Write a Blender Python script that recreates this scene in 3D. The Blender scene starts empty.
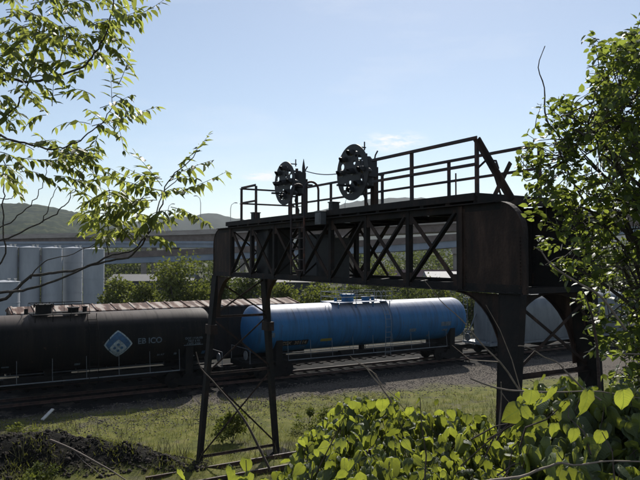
import bpy, bmesh, math, random
import numpy as np
from mathutils import Vector, Matrix
R = math.radians
random.seed(7); rng = np.random.default_rng(7)
scn = bpy.context.scene
C = scn.collection
# ------------------------------------------------------------------ camera
CAMZ, F, PITCH = 7.65, 660.0, R(1.56)
cam_d = bpy.data.cameras.new('camera'); cam = bpy.data.objects.new('camera', cam_d); C.objects.link(cam)
cam.location = (0, 0, CAMZ); cam.rotation_euler = (R(90) + PITCH, 0, 0)
cam_d.lens = F/640*36; cam_d.sensor_width = 36; cam_d.clip_start = 0.05; cam_d.clip_end = 12000
scn.camera = cam
# ------------------------------------------------------------------ sky and sun
SUN_EL, SUN_AZ = 39.0, 10.0        # azimuth to the right of +Y
w = bpy.data.worlds.new('World'); scn.world = w; w.use_nodes = True
nt = w.node_tree; nt.nodes.clear()
N = nt.nodes.new; L = nt.links.new
sky = N('ShaderNodeTexSky'); sky.sky_type = 'NISHITA'; sky.sun_disc = False
sky.sun_elevation = R(SUN_EL); sky.sun_rotation = R(SUN_AZ)
sky.altitude = 200; sky.air_density = 1.0; sky.dust_density = .25; sky.ozone_density = 1.0
tc = N('ShaderNodeTexCoord')
mp = N('ShaderNodeMapping'); mp.inputs['Scale'].default_value = (1, 1, 4.5)
L(tc.outputs['Generated'], mp.inputs['Vector'])
n1 = N('ShaderNodeTexNoise'); n1.inputs['Scale'].default_value = 3.3; n1.inputs['Detail'].default_value = 9; n1.inputs['Roughness'].default_value = .62
L(mp.outputs[0], n1.inputs['Vector'])
cr = N('ShaderNodeValToRGB'); cr.color_ramp.elements[0].position = .53; cr.color_ramp.elements[1].position = .80
L(n1.outputs[0], cr.inputs[0])
# a few soft wisps low above the hills, straight ahead
def wisp(d, size):
    d = Vector(d).normalized()
    v = N('ShaderNodeVectorMath'); v.operation = 'SUBTRACT'; v.inputs[1].default_value = d
    L(tc.outputs['Generated'], v.inputs[0])
    s = N('ShaderNodeVectorMath'); s.operation = 'MULTIPLY'; s.inputs[1].default_value = (1/size[0], 0, 1/size[1])
    L(v.outputs[0], s.inputs[0])
    l = N('ShaderNodeVectorMath'); l.operation = 'LENGTH'; L(s.outputs[0], l.inputs[0])
    m = N('ShaderNodeMapRange'); m.interpolation_type = 'SMOOTHSTEP'
    m.inputs[1].default_value = 1; m.inputs[2].default_value = 0.2; m.inputs[3].default_value = 0; m.inputs[4].default_value = 1
    L(l.outputs['Value'], m.inputs[0]); return m.outputs[0]
def pdir(px, py): return ((px-320)/F, 1, (258-py)/F)
ws = [wisp(pdir(394, 141), (.062, .020)), wisp(pdir(262, 176), (.04, .010))]
acc = ws[0]
for x in ws[1:]:
    a = N('ShaderNodeMath'); a.operation = 'MAXIMUM'; L(acc, a.inputs[0]); L(x, a.inputs[1]); acc = a.outputs[0]
n2 = N('ShaderNodeTexNoise'); n2.inputs['Scale'].default_value = 22; n2.inputs['Detail'].default_value = 8; n2.inputs['Roughness'].default_value = .65
mp2 = N('ShaderNodeMapping'); mp2.inputs['Scale'].default_value = (1, 1, 3.5); mp2.inputs['Rotation'].default_value = (0, .35, 0)
L(tc.outputs['Generated'], mp2.inputs[0]); L(mp2.outputs[0], n2.inputs[0])
cr2 = N('ShaderNodeValToRGB'); cr2.color_ramp.elements[0].position = .40; cr2.color_ramp.elements[1].position = .55
L(n2.outputs[0], cr2.inputs[0])
mu = N('ShaderNodeMath'); mu.operation = 'MULTIPLY'; L(acc, mu.inputs[0]); L(cr2.outputs[0], mu.inputs[1])
mu1 = N('ShaderNodeMath'); mu1.operation = 'MULTIPLY'; L(mu.outputs[0], mu1.inputs[0]); mu1.inputs[1].default_value = 1.0
mu2 = N('ShaderNodeMath'); mu2.operation = 'MULTIPLY_ADD'; L(cr.outputs[0], mu2.inputs[0]); mu2.inputs[1].default_value = .20; L(mu1.outputs[0], mu2.inputs[2]); mu3 = N('ShaderNodeMath'); mu3.operation = 'ADD'; mu3.use_clamp = True; mu3.inputs[1].default_value = .15; L(mu2.outputs[0], mu3.inputs[0])
mx = N('ShaderNodeMixRGB'); L(mu3.outputs[0], mx.inputs[0]); L(sky.outputs[0], mx.inputs[1]); mx.inputs[2].default_value = (9.2, 9.4, 9.7, 1)
bg = N('ShaderNodeBackground'); bg.inputs['Strength'].default_value = 0.084
L(mx.outputs[0], bg.inputs[0]); out = N('ShaderNodeOutputWorld'); L(bg.outputs[0], out.inputs[0])
sd = bpy.data.lights.new('sun', 'SUN'); sd.energy = 5.0; sd.angle = R(.5); sd.color = (1, .95, .87)
sun = bpy.data.objects.new('sun', sd); C.objects.link(sun)
e, a = R(SUN_EL), R(SUN_AZ)
sun.rotation_euler = Vector((math.sin(a)*math.cos(e), math.cos(a)*math.cos(e), math.sin(e))).to_track_quat('Z', 'Y').to_euler()
sun.location = (0, 0, 60)
vs = scn.view_settings; vs.view_transform = 'Standard'; vs.look = 'None'; vs.exposure = 0.34; vs.gamma = 1; vs.use_curve_mapping = False
scn.render.engine = 'CYCLES'

# ------------------------------------------------------------------ helpers
_cp, _sp = math.cos(PITCH), math.sin(PITCH)
def at(px, py, D):
    """world point on the ray of photo pixel (px,py) at distance D along Y"""
    x, y, z = (px-320)/F, 1.0, -(py-240)/F
    y2, z2 = y*_cp - z*_sp, y*_sp + z*_cp
    return Vector((x/y2*D, D, CAMZ + z2/y2*D))
ANG = R(30.9)
T = Vector((math.cos(ANG), math.sin(ANG), 0)); B = Vector((-math.sin(ANG), math.cos(ANG), 0))
def tag(o, label=None, cat=None, group=None, kind=None):
    if label: o['label'] = label
    if cat: o['category'] = cat
    if group: o['group'] = group
    if kind: o['kind'] = kind
    return o
def thing(name, label, cat, loc=(0, 0, 0), rz=0, group=None):
    o = bpy.data.objects.new(name, None); C.objects.link(o); o.empty_display_size = .3
    o.location = loc; o.rotation_euler = (0, 0, rz); return tag(o, label, cat, group)
class MB:
    def __init__(s): s.v = []; s.f = []
    def add(s, vs, fs):
        b = len(s.v); s.v += [tuple(v) for v in vs]; s.f += [tuple(b+i for i in f) for f in fs]; return s
    def box(s, x0, x1, y0, y1, z0, z1):
        return s.add([(x0,y0,z0),(x1,y0,z0),(x1,y1,z0),(x0,y1,z0),(x0,y0,z1),(x1,y0,z1),(x1,y1,z1),(x0,y1,z1)],
                     [(0,3,2,1),(4,5,6,7),(0,1,5,4),(1,2,6,5),(2,3,7,6),(3,0,4,7)])
    def bar(s, p, q, wd, th=None, up=(0, 0, 1)):
        p, q = Vector(p), Vector(q); d = (q-p).normalized(); th = th or wd; up = Vector(up)
        if abs(d.dot(up)) > .98: up = Vector((1, 0, 0)) if abs(d.x) < .9 else Vector((0, 1, 0))
        sx = d.cross(up).normalized()*wd/2; sz = sx.cross(d).normalized()*th/2
        vs = [p-sx-sz, p+sx-sz, p+sx+sz, p-sx+sz, q-sx-sz, q+sx-sz, q+sx+sz, q-sx+sz]
        return s.add(vs, [(0,1,2,3),(7,6,5,4),(0,4,5,1),(1,5,6,2),(2,6,7,3),(3,7,4,0)])
    def angle(s, p, q, a=.09, t=.014, up=(0, 0, 1), flip=1):
        """L-section bar"""
        p, q = Vector(p), Vector(q); d = (q-p).normalized(); up = Vector(up)
        if abs(d.dot(up)) > .98: up = Vector((1, 0, 0))
        sx = d.cross(up).normalized()*flip; sz = sx.cross(d).normalized()*flip
        pr = [(0,0),(a,0),(a,t),(t,t),(t,a),(0,a)]
        vs = [P+sx*(u-a/2)+sz*(v-a/2) for P in (p, q) for u, v in pr]
        return s.add(vs, [(5,4,3,2,1,0),(6,7,8,9,10,11)]+[(i,(i+1)%6,6+(i+1)%6,6+i) for i in range(6)])
    def tube(s, pts, r, n=8, cap=True):
        pts = [Vector(p) for p in pts]; k = len(pts); rs = r if hasattr(r, '__len__') else [r]*k
        b = len(s.v); prev = None
        for i, p in enumerate(pts):
            d = (pts[min(i+1, k-1)]-pts[max(i-1, 0)]).normalized()
            if prev is None:
                u = Vector((0, 0, 1)) if abs(d.z) < .9 else Vector((1, 0, 0)); u = d.cross(u).normalized()
            else: u = (prev - d*prev.dot(d)).normalized()
            prev = u; v = d.cross(u)
            for j in range(n):
                a = 2*math.pi*j/n; s.v.append(tuple(p+(u*math.cos(a)+v*math.sin(a))*rs[i]))
        for i in range(k-1):
            for j in range(n):
                s.f.append((b+i*n+j, b+i*n+(j+1)%n, b+(i+1)*n+(j+1)%n, b+(i+1)*n+j))
        if cap: s.f.append(tuple(b+j for j in reversed(range(n)))); s.f.append(tuple(b+(k-1)*n+j for j in range(n)))
        return s
    def cyl(s, p, q, r, n=16): return s.tube([p, q], r, n)
    def prism(s, poly, axis, a0, a1):
        """poly in the two other axes, extruded along axis"""
        def mk(u, v, w):
            return {'x': (w, u, v), 'y': (u, w, v), 'z': (u, v, w)}[axis]
        n = len(poly)
        vs = [mk(u, v, a0) for u, v in poly]+[mk(u, v, a1) for u, v in poly]
        return s.add(vs, [tuple(range(n)), tuple(range(2*n-1, n-1, -1))]+[(i, n+i, n+(i+1)%n, (i+1)%n) for i in range(n)])
    def build(s, name, mat, parent=None, smooth=False, bevel=0):
        me = bpy.data.meshes.new(name); me.from_pydata(s.v, [], s.f); me.materials.append(mat)
        bm = bmesh.new(); bm.from_mesh(me); bmesh.ops.recalc_face_normals(bm, faces=bm.faces); bm.to_mesh(me); bm.free()
        if smooth:
            me.polygons.foreach_set('use_smooth', [True]*len(me.polygons))
            me.set_sharp_from_angle(angle=R(40))
        o = bpy.data.objects.new(name, me); C.objects.link(o)
        if parent: o.parent = parent
        if bevel:
            m = o.modifiers.new('bevel', 'BEVEL'); m.width = bevel; m.segments = 2; m.limit_method = 'ANGLE'
        return o
def np_mesh(name, V, faces_by_n, mat, parent=None, smooth=False):
    """V (n,3) array; faces_by_n list of (m,k) index arrays"""
    me = bpy.data.meshes.new(name); me.vertices.add(len(V)); me.vertices.foreach_set('co', np.asarray(V, np.float32).ravel())
    loops = np.concatenate([f.ravel() for f in faces_by_n]); sizes = np.concatenate([np.full(len(f), f.shape[1]) for f in faces_by_n])
    me.loops.add(len(loops)); me.loops.foreach_set('vertex_index', loops.astype(np.int32))
    me.polygons.add(len(sizes)); st = np.concatenate([[0], np.cumsum(sizes)[:-1]])
    me.polygons.foreach_set('loop_start', st.astype(np.int32)); me.polygons.foreach_set('loop_total', sizes.astype(np.int32))
    if smooth: me.polygons.foreach_set('use_smooth', [True]*len(sizes))
    me.materials.append(mat); me.update(); me.validate()
    o = bpy.data.objects.new(name, me); C.objects.link(o)
    if parent: o.parent = parent
    return o
# ------------------------------------------------------------------ materials
def mat_base(name, col, rough=.7, metal=0, spec=.5):
    m = bpy.data.materials.new(name); m.use_nodes = True; t = m.node_tree; p = t.nodes['Principled BSDF']
    p.inputs['Base Color'].default_value = (*col, 1); p.inputs['Roughness'].default_value = rough
    p.inputs['Metallic'].default_value = metal; p.inputs['Specular IOR Level'].default_value = spec
    return m, t, p
def noise_mat(name, cols, scale=3, rough=.7, metal=0, spec=.5, detail=8, pos=(.35, .65), bump=0, bscale=None, stretch=(1, 1, 1), coord='Object', rvar=0):
    m, t, p = mat_base(name, cols[0], rough, metal, spec); n = t.nodes.new; l = t.links.new
    tc = n('ShaderNodeTexCoord'); mp = n('ShaderNodeMapping'); mp.inputs['Scale'].default_value = stretch
    l(tc.outputs[coord], mp.inputs[0]); no = n('ShaderNodeTexNoise'); no.inputs['Scale'].default_value = scale
    no.inputs['Detail'].default_value = detail; no.inputs['Roughness'].default_value = .62; l(mp.outputs[0], no.inputs[0])
    cr = n('ShaderNodeValToRGB'); el = cr.color_ramp.elements
    while len(el) < len(cols): el.new(.5)
    for i, c in enumerate(cols):
        el[i].position = pos[0]+(pos[1]-pos[0])*i/(len(cols)-1); el[i].color = (*c, 1)
    l(no.outputs[0], cr.inputs[0]); l(cr.outputs[0], p.inputs['Base Color'])
    if rvar:
        mr = n('ShaderNodeMapRange'); mr.inputs[3].default_value = rough-rvar; mr.inputs[4].default_value = rough+rvar
        l(no.outputs[0], mr.inputs[0]); l(mr.outputs[0], p.inputs['Roughness'])
    if bump:
        nb = n('ShaderNodeTexNoise'); nb.inputs['Scale'].default_value = bscale or scale*6; nb.inputs['Detail'].default_value = 5
        l(tc.outputs[coord], nb.inputs[0]); b = n('ShaderNodeBump'); b.inputs['Strength'].default_value = bump; b.inputs['Distance'].default_value = .03
        l(nb.outputs[0], b.inputs['Height']); l(b.outputs[0], p.inputs['Normal'])
    return m
def leaf_mat(name, dark, light, trans, mixf=.5, rough=.35, spec=.5, vein=False):
    m, t, p = mat_base(name, dark, rough, 0, spec); n = t.nodes.new; l = t.links.new
    tc_ = n('ShaderNodeTexCoord'); nb = n('ShaderNodeTexNoise'); nb.inputs['Scale'].default_value = 60; nb.inputs['Detail'].default_value = 3; l(tc_.outputs['Object'], nb.inputs[0])
    bb = n('ShaderNodeBump'); bb.inputs['Strength'].default_value = .5; bb.inputs['Distance'].default_value = .006; l(nb.outputs[0], bb.inputs['Height']); l(bb.outputs[0], p.inputs['Normal'])
    g = n('ShaderNodeNewGeometry'); cr = n('ShaderNodeValToRGB'); el = cr.color_ramp.elements
    el[0].color = (*dark, 1); el[1].color = (*light, 1); l(g.outputs['Random Per Island'], cr.inputs[0]); l(cr.outputs[0], p.inputs['Base Color'])
    tr = n('ShaderNodeBsdfTranslucent'); hs = n('ShaderNodeHueSaturation'); hs.inputs['Color'].default_value = (*trans, 1)
    mr = n('ShaderNodeMapRange'); mr.inputs[3].default_value = .55; mr.inputs[4].default_value = 1.15; l(g.outputs['Random Per Island'], mr.inputs[0]); l(mr.outputs[0], hs.inputs['Value'])
    if vein:
        at_ = n('ShaderNodeAttribute'); at_.attribute_name = 'leafuv'; sx_ = n('ShaderNodeSeparateXYZ'); l(at_.outputs['Vector'], sx_.inputs[0])
        def mm(op, a, b=None, c=None):
            q = n('ShaderNodeMath'); q.operation = op
            for i_, x_ in enumerate((a, b, c)):
                if x_ is None: continue
                if isinstance(x_, (int, float)): q.inputs[i_].default_value = x_
                else: l(x_, q.inputs[i_])
            return q.outputs[0]
        av = mm('ABSOLUTE', sx_.outputs[1]); fr = mm('FRACT', mm('MULTIPLY', mm('MULTIPLY_ADD', av, -.9, sx_.outputs[0]), 7.5)); d_ = mm('ABSOLUTE', mm('SUBTRACT', fr, .5))
        side = mm('MULTIPLY', mm('LESS_THAN', d_, .07), .55); mid = mm('LESS_THAN', av, .014); vv = mm('MAXIMUM', side, mid)
        def tint(src, k, f):
            x_ = n('ShaderNodeMixRGB'); x_.blend_type = 'MIX'; x_.inputs[2].default_value = k; l(mm('MULTIPLY', vv, f), x_.inputs[0]); l(src, x_.inputs[1]); return x_.outputs[0]
        l(tint(cr.outputs[0], (.20,.24,.11,1), .7), p.inputs['Base Color'])
        puff = n('ShaderNodeBump'); puff.inputs['Strength'].default_value = .25; puff.inputs['Distance'].default_value = .012; l(mm('MULTIPLY', d_, 1.0), puff.inputs['Height']); l(bb.outputs[0], puff.inputs['Normal']); l(puff.outputs[0], p.inputs['Normal'])
        # blotchy thickness
        nz_ = n('ShaderNodeTexNoise'); nz_.inputs['Scale'].default_value = 14; l(tc_.outputs['Object'], nz_.inputs[0]); mrb = n('ShaderNodeMapRange'); mrb.inputs[3].default_value = .5; mrb.inputs[4].default_value = 1.4; l(nz_.outputs[0], mrb.inputs[0])
        hv = n('ShaderNodeHueSaturation'); l(mrb.outputs[0], hv.inputs['Value']); l(hs.outputs[0], hv.inputs['Color']); l(tint(hv.outputs[0], (.10,.15,.02,1), .7), tr.inputs[0])
    else: l(hs.outputs[0], tr.inputs[0])
    ms = n('ShaderNodeMixShader'); ms.inputs[0].default_value = mixf
    l(p.outputs[0], ms.inputs[1]); l(tr.outputs[0], ms.inputs[2]); l(ms.outputs[0], t.nodes['Material Output'].inputs[0])
    return m
M = {}
M['steel'] = noise_mat('weathered_black_steel', [(.010,.010,.010),(.020,.016,.014),(.060,.030,.018)], 2.2, .75, 0, .2, pos=(.35,.8), bump=.25)
M['steel_rust'] = noise_mat('rusted_steel', [(.014,.012,.011),(.036,.022,.016),(.085,.05,.036)], 3.2, .75, 0, .2, pos=(.32,.72), bump=.4, stretch=(1,1,.3), coord='Generated' if False else 'Object')
M['railing'] = noise_mat('railing_paint', [(.014,.016,.024),(.04,.022,.018),(.13,.045,.025)], 3, .6, 0, .3, pos=(.35,.72))
M['signal'] = noise_mat('signal_black', [(.008,.009,.011),(.02,.02,.021)], 4, .55, 0, .4)
M['galv'] = noise_mat('grey_box_paint', [(.06,.065,.07),(.11,.11,.11)], 4, .55)
M['galv2'] = noise_mat('dark_box_paint', [(.02,.024,.03),(.04,.043,.05)], 3, .6)
M['lens'] = mat_base('signal_glass', (.05, .035, .01), .15)[0]
M['black_tank'] = noise_mat('black_tank_paint', [(.004,.0045,.005),(.007,.007,.0065),(.014,.011,.009)], 1.2, .66, 0, .09, stretch=(1,1,.35), pos=(.3,.75), rvar=.06)
M['blue_tank'] = noise_mat('blue_tank_paint', [(.010,.072,.16),(.014,.105,.25),(.026,.11,.21)], 1.6, .5, 0, .28, stretch=(1,.5,.25), pos=(.3,.75), rvar=.08)
def dusty(m, dust, lo=.25, hi=.95, amt=.8):
    t = m.node_tree; p = t.nodes['Principled BSDF']; n = t.nodes.new; l = t.links.new
    src = p.inputs['Base Color'].links[0].from_socket; g = n('ShaderNodeNewGeometry'); sp = n('ShaderNodeSeparateXYZ'); l(g.outputs['Normal'], sp.inputs[0])
    mr = n('ShaderNodeMapRange'); mr.inputs[1].default_value = lo; mr.inputs[2].default_value = hi; mr.interpolation_type = 'SMOOTHSTEP'; l(sp.outputs['Z'], mr.inputs[0])
    no = n('ShaderNodeTexNoise'); no.inputs['Scale'].default_value = 2.5; no.inputs['Detail'].default_value = 7; tc = n('ShaderNodeTexCoord'); mp = n('ShaderNodeMapping'); mp.inputs['Scale'].default_value = (1.2,.25,.25)
    l(tc.outputs['Object'], mp.inputs[0]); l(mp.outputs[0], no.inputs[0]); m2 = n('ShaderNodeMapRange'); m2.inputs[3].default_value = amt*.55; m2.inputs[4].default_value = amt*1.25; l(no.outputs[0], m2.inputs[0])
    mu = n('ShaderNodeMath'); mu.operation = 'MULTIPLY'; mu.use_clamp = True; l(mr.outputs[0], mu.inputs[0]); l(m2.outputs[0], mu.inputs[1])
    mx = n('ShaderNodeMixRGB'); l(mu.outputs[0], mx.inputs[0]); l(src, mx.inputs[1]); mx.inputs[2].default_value = (*dust, 1); st = n('ShaderNodeTexNoise'); st.inputs['Scale'].default_value = 2.2; st.inputs['Detail'].default_value = 8; st.inputs['Roughness'].default_value = .7; ms_ = n('ShaderNodeMapping'); ms_.inputs['Scale'].default_value = (2.4,.12,.12)
    l(tc.outputs['Object'], ms_.inputs[0]); l(ms_.outputs[0], st.inputs[0]); rs = n('ShaderNodeMapRange'); rs.inputs[1].default_value = .50; rs.inputs[2].default_value = .72; rs.inputs[4].default_value = .75; l(st.outputs[0], rs.inputs[0])
    m3 = n('ShaderNodeMixRGB'); l(rs.outputs[0], m3.inputs[0]); l(mx.outputs[0], m3.inputs[1]); m3.inputs[2].default_value = (.022,.018,.015,1)
    sp2 = n('ShaderNodeTexNoise'); sp2.inputs['Scale'].default_value = 7; sp2.inputs['Detail'].default_value = 9; l(tc.outputs['Object'], sp2.inputs[0]); r2 = n('ShaderNodeMapRange'); r2.inputs[1].default_value = .66; r2.inputs[2].default_value = .70; r2.inputs[4].default_value = .7; l(sp2.outputs[0], r2.inputs[0])
    m4 = n('ShaderNodeMixRGB'); l(r2.outputs[0], m4.inputs[0]); l(m3.outputs[0], m4.inputs[1]); m4.inputs[2].default_value = (.06,.035,.022,1); l(m4.outputs[0], p.inputs['Base Color'])
dusty(M['black_tank'], (.12,.10,.09), .50, .99, .95)
dusty(M['blue_tank'], (.36,.36,.42), .30, .95, .85)
M['under'] = noise_mat('underframe_grime', [(.006,.006,.006),(.013,.011,.009)], 3, .85, 0, .2)
M['gray_car'] = noise_mat('pale_gray_car_paint', [(.10,.112,.125),(.16,.175,.185)], 1.3, .5, 0, .3, stretch=(1,1,.3))
M['box_side'] = noise_mat('boxcar_side', [(.010,.012,.014),(.022,.018,.016)], 2, .8, 0, .2, stretch=(1,1,.3))
M['pale_mark'] = noise_mat('lettering_grey', [(.04,.06,.08),(.12,.16,.20)], 9, .7)
M['label_mark'] = mat_base('lettering_cream', (.22, .17, .12), .6)[0]
M['plate_mark'] = mat_base('black_panel', (.006, .006, .006), .5)[0]
M['logo_blue'] = noise_mat('logo_blue', [(.012,.045,.10),(.02,.085,.18)], 6, .6)
M['logo_white'] = noise_mat('logo_white', [(.12,.15,.16),(.30,.36,.38)], 7, .6)
M['yellow_mark'] = mat_base('yellow_mark', (.20, .17, .03), .6)[0]
M['grab'] = noise_mat('handrail_pale', [(.10,.12,.14),(.2,.2,.2)], 5, .5)
M['conc'] = noise_mat('viaduct_concrete', [(.22,.19,.165),(.32,.28,.25)], .25, .85, stretch=(1,1,4))
M['conc_blue'] = noise_mat('viaduct_steel_blue', [(.17,.21,.27),(.24,.28,.34)], .3, .7)
M['girder'] = noise_mat('viaduct_girder_brown', [(.10,.075,.065),(.17,.13,.115)], .6, .8)
M['silo'] = noise_mat('silo_paint', [(.28,.295,.32),(.39,.405,.43)], .6, .5, 0, .35, stretch=(1,1,.25))
M['lamp'] = mat_base('lamp_pole_grey', (.25,.26,.27), .5)[0]
M['tie'] = noise_mat('creosoted_tie', [(.006,.006,.005),(.013,.011,.010)], 5, .95, 0, .1)
M['rail'] = noise_mat('rusty_rail', [(.03,.017,.012),(.085,.042,.03)], 4, .6, 0, .4)
M['railhead'] = mat_base('polished_rail_head', (.35,.33,.31), .35, 1)[0]
M['bark'] = noise_mat('grey_brown_bark', [(.035,.028,.022),(.08,.064,.05)], 14, .85, bump=.5, bscale=60)
M['bark_red'] = noise_mat('reddish_bark', [(.03,.016,.012),(.06,.034,.024)], 14, .8, bump=.4, bscale=60)
M['twig'] = noise_mat('dry_twig_tan', [(.13,.10,.07),(.26,.20,.15)], 20, .8)
M['twig_dark'] = noise_mat('dry_twig_dark', [(.05,.035,.025),(.10,.07,.05)], 20, .8)
M['leaf_l'] = leaf_mat('pinnate_leaf', (.045,.066,.02), (.11,.135,.045), (.38,.42,.08), .58, .45, .4)
M['leaf_r'] = leaf_mat('small_leaf', (.03,.05,.018), (.085,.12,.035), (.28,.34,.05), .50, .45, .4)
M['leaf_v'] = leaf_mat('vine_leaf', (.05,.07,.03), (.14,.17,.085), (.34,.38,.04), .51, .52, .4, True)
M['leaf_far'] = leaf_mat('far_foliage', (.035,.05,.012), (.085,.10,.022), (.13,.16,.03), .35, .7, .2)
M['leaf_far2'] = leaf_mat('far_foliage_yellow', (.06,.075,.016), (.13,.145,.03), (.20,.23,.035), .38, .7, .2)
M['grass'] = leaf_mat('grass_blade', (.055,.07,.016), (.15,.15,.045), (.19,.20,.03), .38, .7, .2)
M['stalk_green'] = noise_mat('green_leaf_stalk', [(.07,.075,.03),(.12,.10,.05)], 20, .7)
M['wood_pale'] = noise_mat('bleached_plank', [(.45,.43,.40),(.6,.58,.54)], 6, .8)
M['cloud'] = None
# ------------------------------------------------------------------ ground
P0 = Vector((-5.84, 40.64, 0))       # track centre line point (s = 0)
def hgt(x, y):
    def g(cx, cy, sx, sy, h, rot=0):
        dx, dy = x-cx, y-cy; u = dx*math.cos(rot)+dy*math.sin(rot); v = -dx*math.sin(rot)+dy*math.cos(rot)
        return h*math.exp(-(u/sx)**2-(v/sy)**2)
    t = 5.95-.345*y
    z = (t+math.sqrt(t*t+.25))/2 - .012 if y < 40 else 0.0
    if y < -1: z = min(z, 6.1)
    if 10 < y < 40:
        z += g(-10.6, 24.6, 3.0, 1.3, 1.05, -.12) + g(-7.0, 24.6, 2.6, .8, .5, -.3) + g(-13.6, 23.5, 2.2, 1.5, .75)
        if z > .12 and x < 0 and y > 19: z += min(1, z*1.4)*(.10*math.sin(x*2.7+y*1.9)*math.sin(y*3.1-x*1.2)+.06*math.sin(x*6.1+1)*math.sin(y*5.7)+.04*math.sin(x*11+y*3)*math.sin(y*9))
        z += .05*math.sin(x*1.9+y*.7)*math.sin(y*1.3-x*.4)+.03*math.sin(x*4.1)*math.sin(y*3.7)
    return z
xs = np.concatenate([-np.geomspace(4000, 62, 18), np.linspace(-60, 80, 281), np.geomspace(82, 4000, 18)])
ys = np.concatenate([[-60, -30, -12, -5], np.linspace(-2, 42, 177), np.linspace(43, 120, 60), np.geomspace(124, 5000, 22)])
GX, GY = np.meshgrid(xs, ys); Z = np.vectorize(hgt)(GX, GY)
V = np.stack([GX, GY, Z], -1).reshape(-1, 3); nx, ny = len(xs), len(ys)
ii = (np.arange(ny-1)[:, None]*nx+np.arange(nx-1)[None]).ravel()
gm, t, p = mat_base('yard_ground', (.06,.06,.05), .95, 0, .1); n = t.nodes.new; l = t.links.new
geo = n('ShaderNodeNewGeometry')
def vdot(vec):
    d = n('ShaderNodeVectorMath'); d.operation = 'DOT_PRODUCT'; d.inputs[1].default_value = vec; l(geo.outputs['Position'], d.inputs[0]); return d.outputs['Value']
def mth(op, a, b=None, c=None):
    m = n('ShaderNodeMath'); m.operation = op
    for i, x in enumerate((a, b, c)):
        if x is None: continue
        if isinstance(x, (int, float)): m.inputs[i].default_value = x
        else: l(x, m.inputs[i])
    return m.outputs[0]
def nz(scale, detail=6, rough=.6):
    x = n('ShaderNodeTexNoise'); x.inputs['Scale'].default_value = scale; x.inputs['Detail'].default_value = detail; x.inputs['Roughness'].default_value = rough
    l(geo.outputs['Position'], x.inputs['Vector']); return x.outputs[0]
def ramp(inp, stops):
    c = n('ShaderNodeValToRGB'); e = c.color_ramp.elements
    while len(e) < len(stops): e.new(.5)
    for i, (ps, col) in enumerate(stops): e[i].position = ps; e[i].color = (*col, 1)
    l(inp, c.inputs[0]); return c.outputs[0]
def rng_(inp, a, b):
    m = n('ShaderNodeMapRange'); m.interpolation_type = 'SMOOTHSTEP'; m.inputs[1].default_value = a; m.inputs[2].default_value = b; l(inp, m.inputs[0]); return m.outputs[0]
def mixc(f, a, b):
    m = n('ShaderNodeMixRGB'); l(f, m.inputs[0]); l(a, m.inputs[1]); l(b, m.inputs[2]); return m.outputs[0]
Nn = -B
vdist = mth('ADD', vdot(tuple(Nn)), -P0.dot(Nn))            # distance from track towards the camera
sal = mth('ADD', vdot(tuple(T)), -P0.dot(T))
warp = mth('MULTIPLY_ADD', nz(.35, 5), 5.0, -2.5)
vw = mth('ADD', vdist, warp)
vw = mth('ADD', vw, mth('MULTIPLY', sal, -.20))
gravel = ramp(nz(9, 10, .75), [(.3, (.035,.030,.025)), (.5, (.082,.070,.058)), (.72, (.17,.145,.115))])
ballast = ramp(nz(11, 8, .75), [(.3, (.005,.005,.005)), (.7, (.016,.015,.0145))])  # ballast near-black: shade under and between the cars painted into its colour
green = ramp(nz(1.3, 10, .7), [(.30, (.05,.052,.018)), (.46, (.09,.098,.022)), (.58, (.135,.132,.035)), (.72, (.15,.125,.06))])
cinder = ramp(nz(7, 9, .75), [(.35, (.004,.0042,.0035)), (.6, (.011,.010,.008)), (.75, (.035,.034,.016))])
farg = ramp(nz(.08, 8, .6), [(.35, (.025,.03,.012)), (.6, (.05,.05,.022))])
c1 = mixc(rng_(vw, 4.6, 6.8), gravel, green)
c1 = mixc(mth('MULTIPLY', rng_(vdist, 3.9, 2.6), rng_(vdist, -13, -9)), c1, ballast)  # zone of the shade-darkened ballast along both tracks
# bare patches in the grass
c1 = mixc(mth('MULTIPLY', rng_(nz(.5, 7, .7), .52, .64), .6), c1, gravel)
sep = n('ShaderNodeSeparateXYZ'); l(geo.outputs['Position'], sep.inputs[0])
hgtm = rng_(mth('ADD', sep.outputs['Z'], mth('MULTIPLY_ADD', nz(1.2), .5, -.25)), .16, .42)
c1 = mixc(hgtm, c1, cinder)
c1 = mixc(mth('MULTIPLY', rng_(vdist, 15.0, 17.5), rng_(sep.outputs['Z'], .6, .0)), c1, mixc(rng_(nz(1.7), .4, .6), green, cinder))
c1 = mixc(rng_(vdist, -7, -14), c1, farg)
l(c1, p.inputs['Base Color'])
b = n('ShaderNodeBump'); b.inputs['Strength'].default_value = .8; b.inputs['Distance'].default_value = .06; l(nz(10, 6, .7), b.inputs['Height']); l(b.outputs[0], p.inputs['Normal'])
g = np_mesh('ground', V, [np.stack([ii, ii+1, ii+1+nx, ii+nx], 1)], gm, smooth=True); tag(g, kind='structure')

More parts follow.
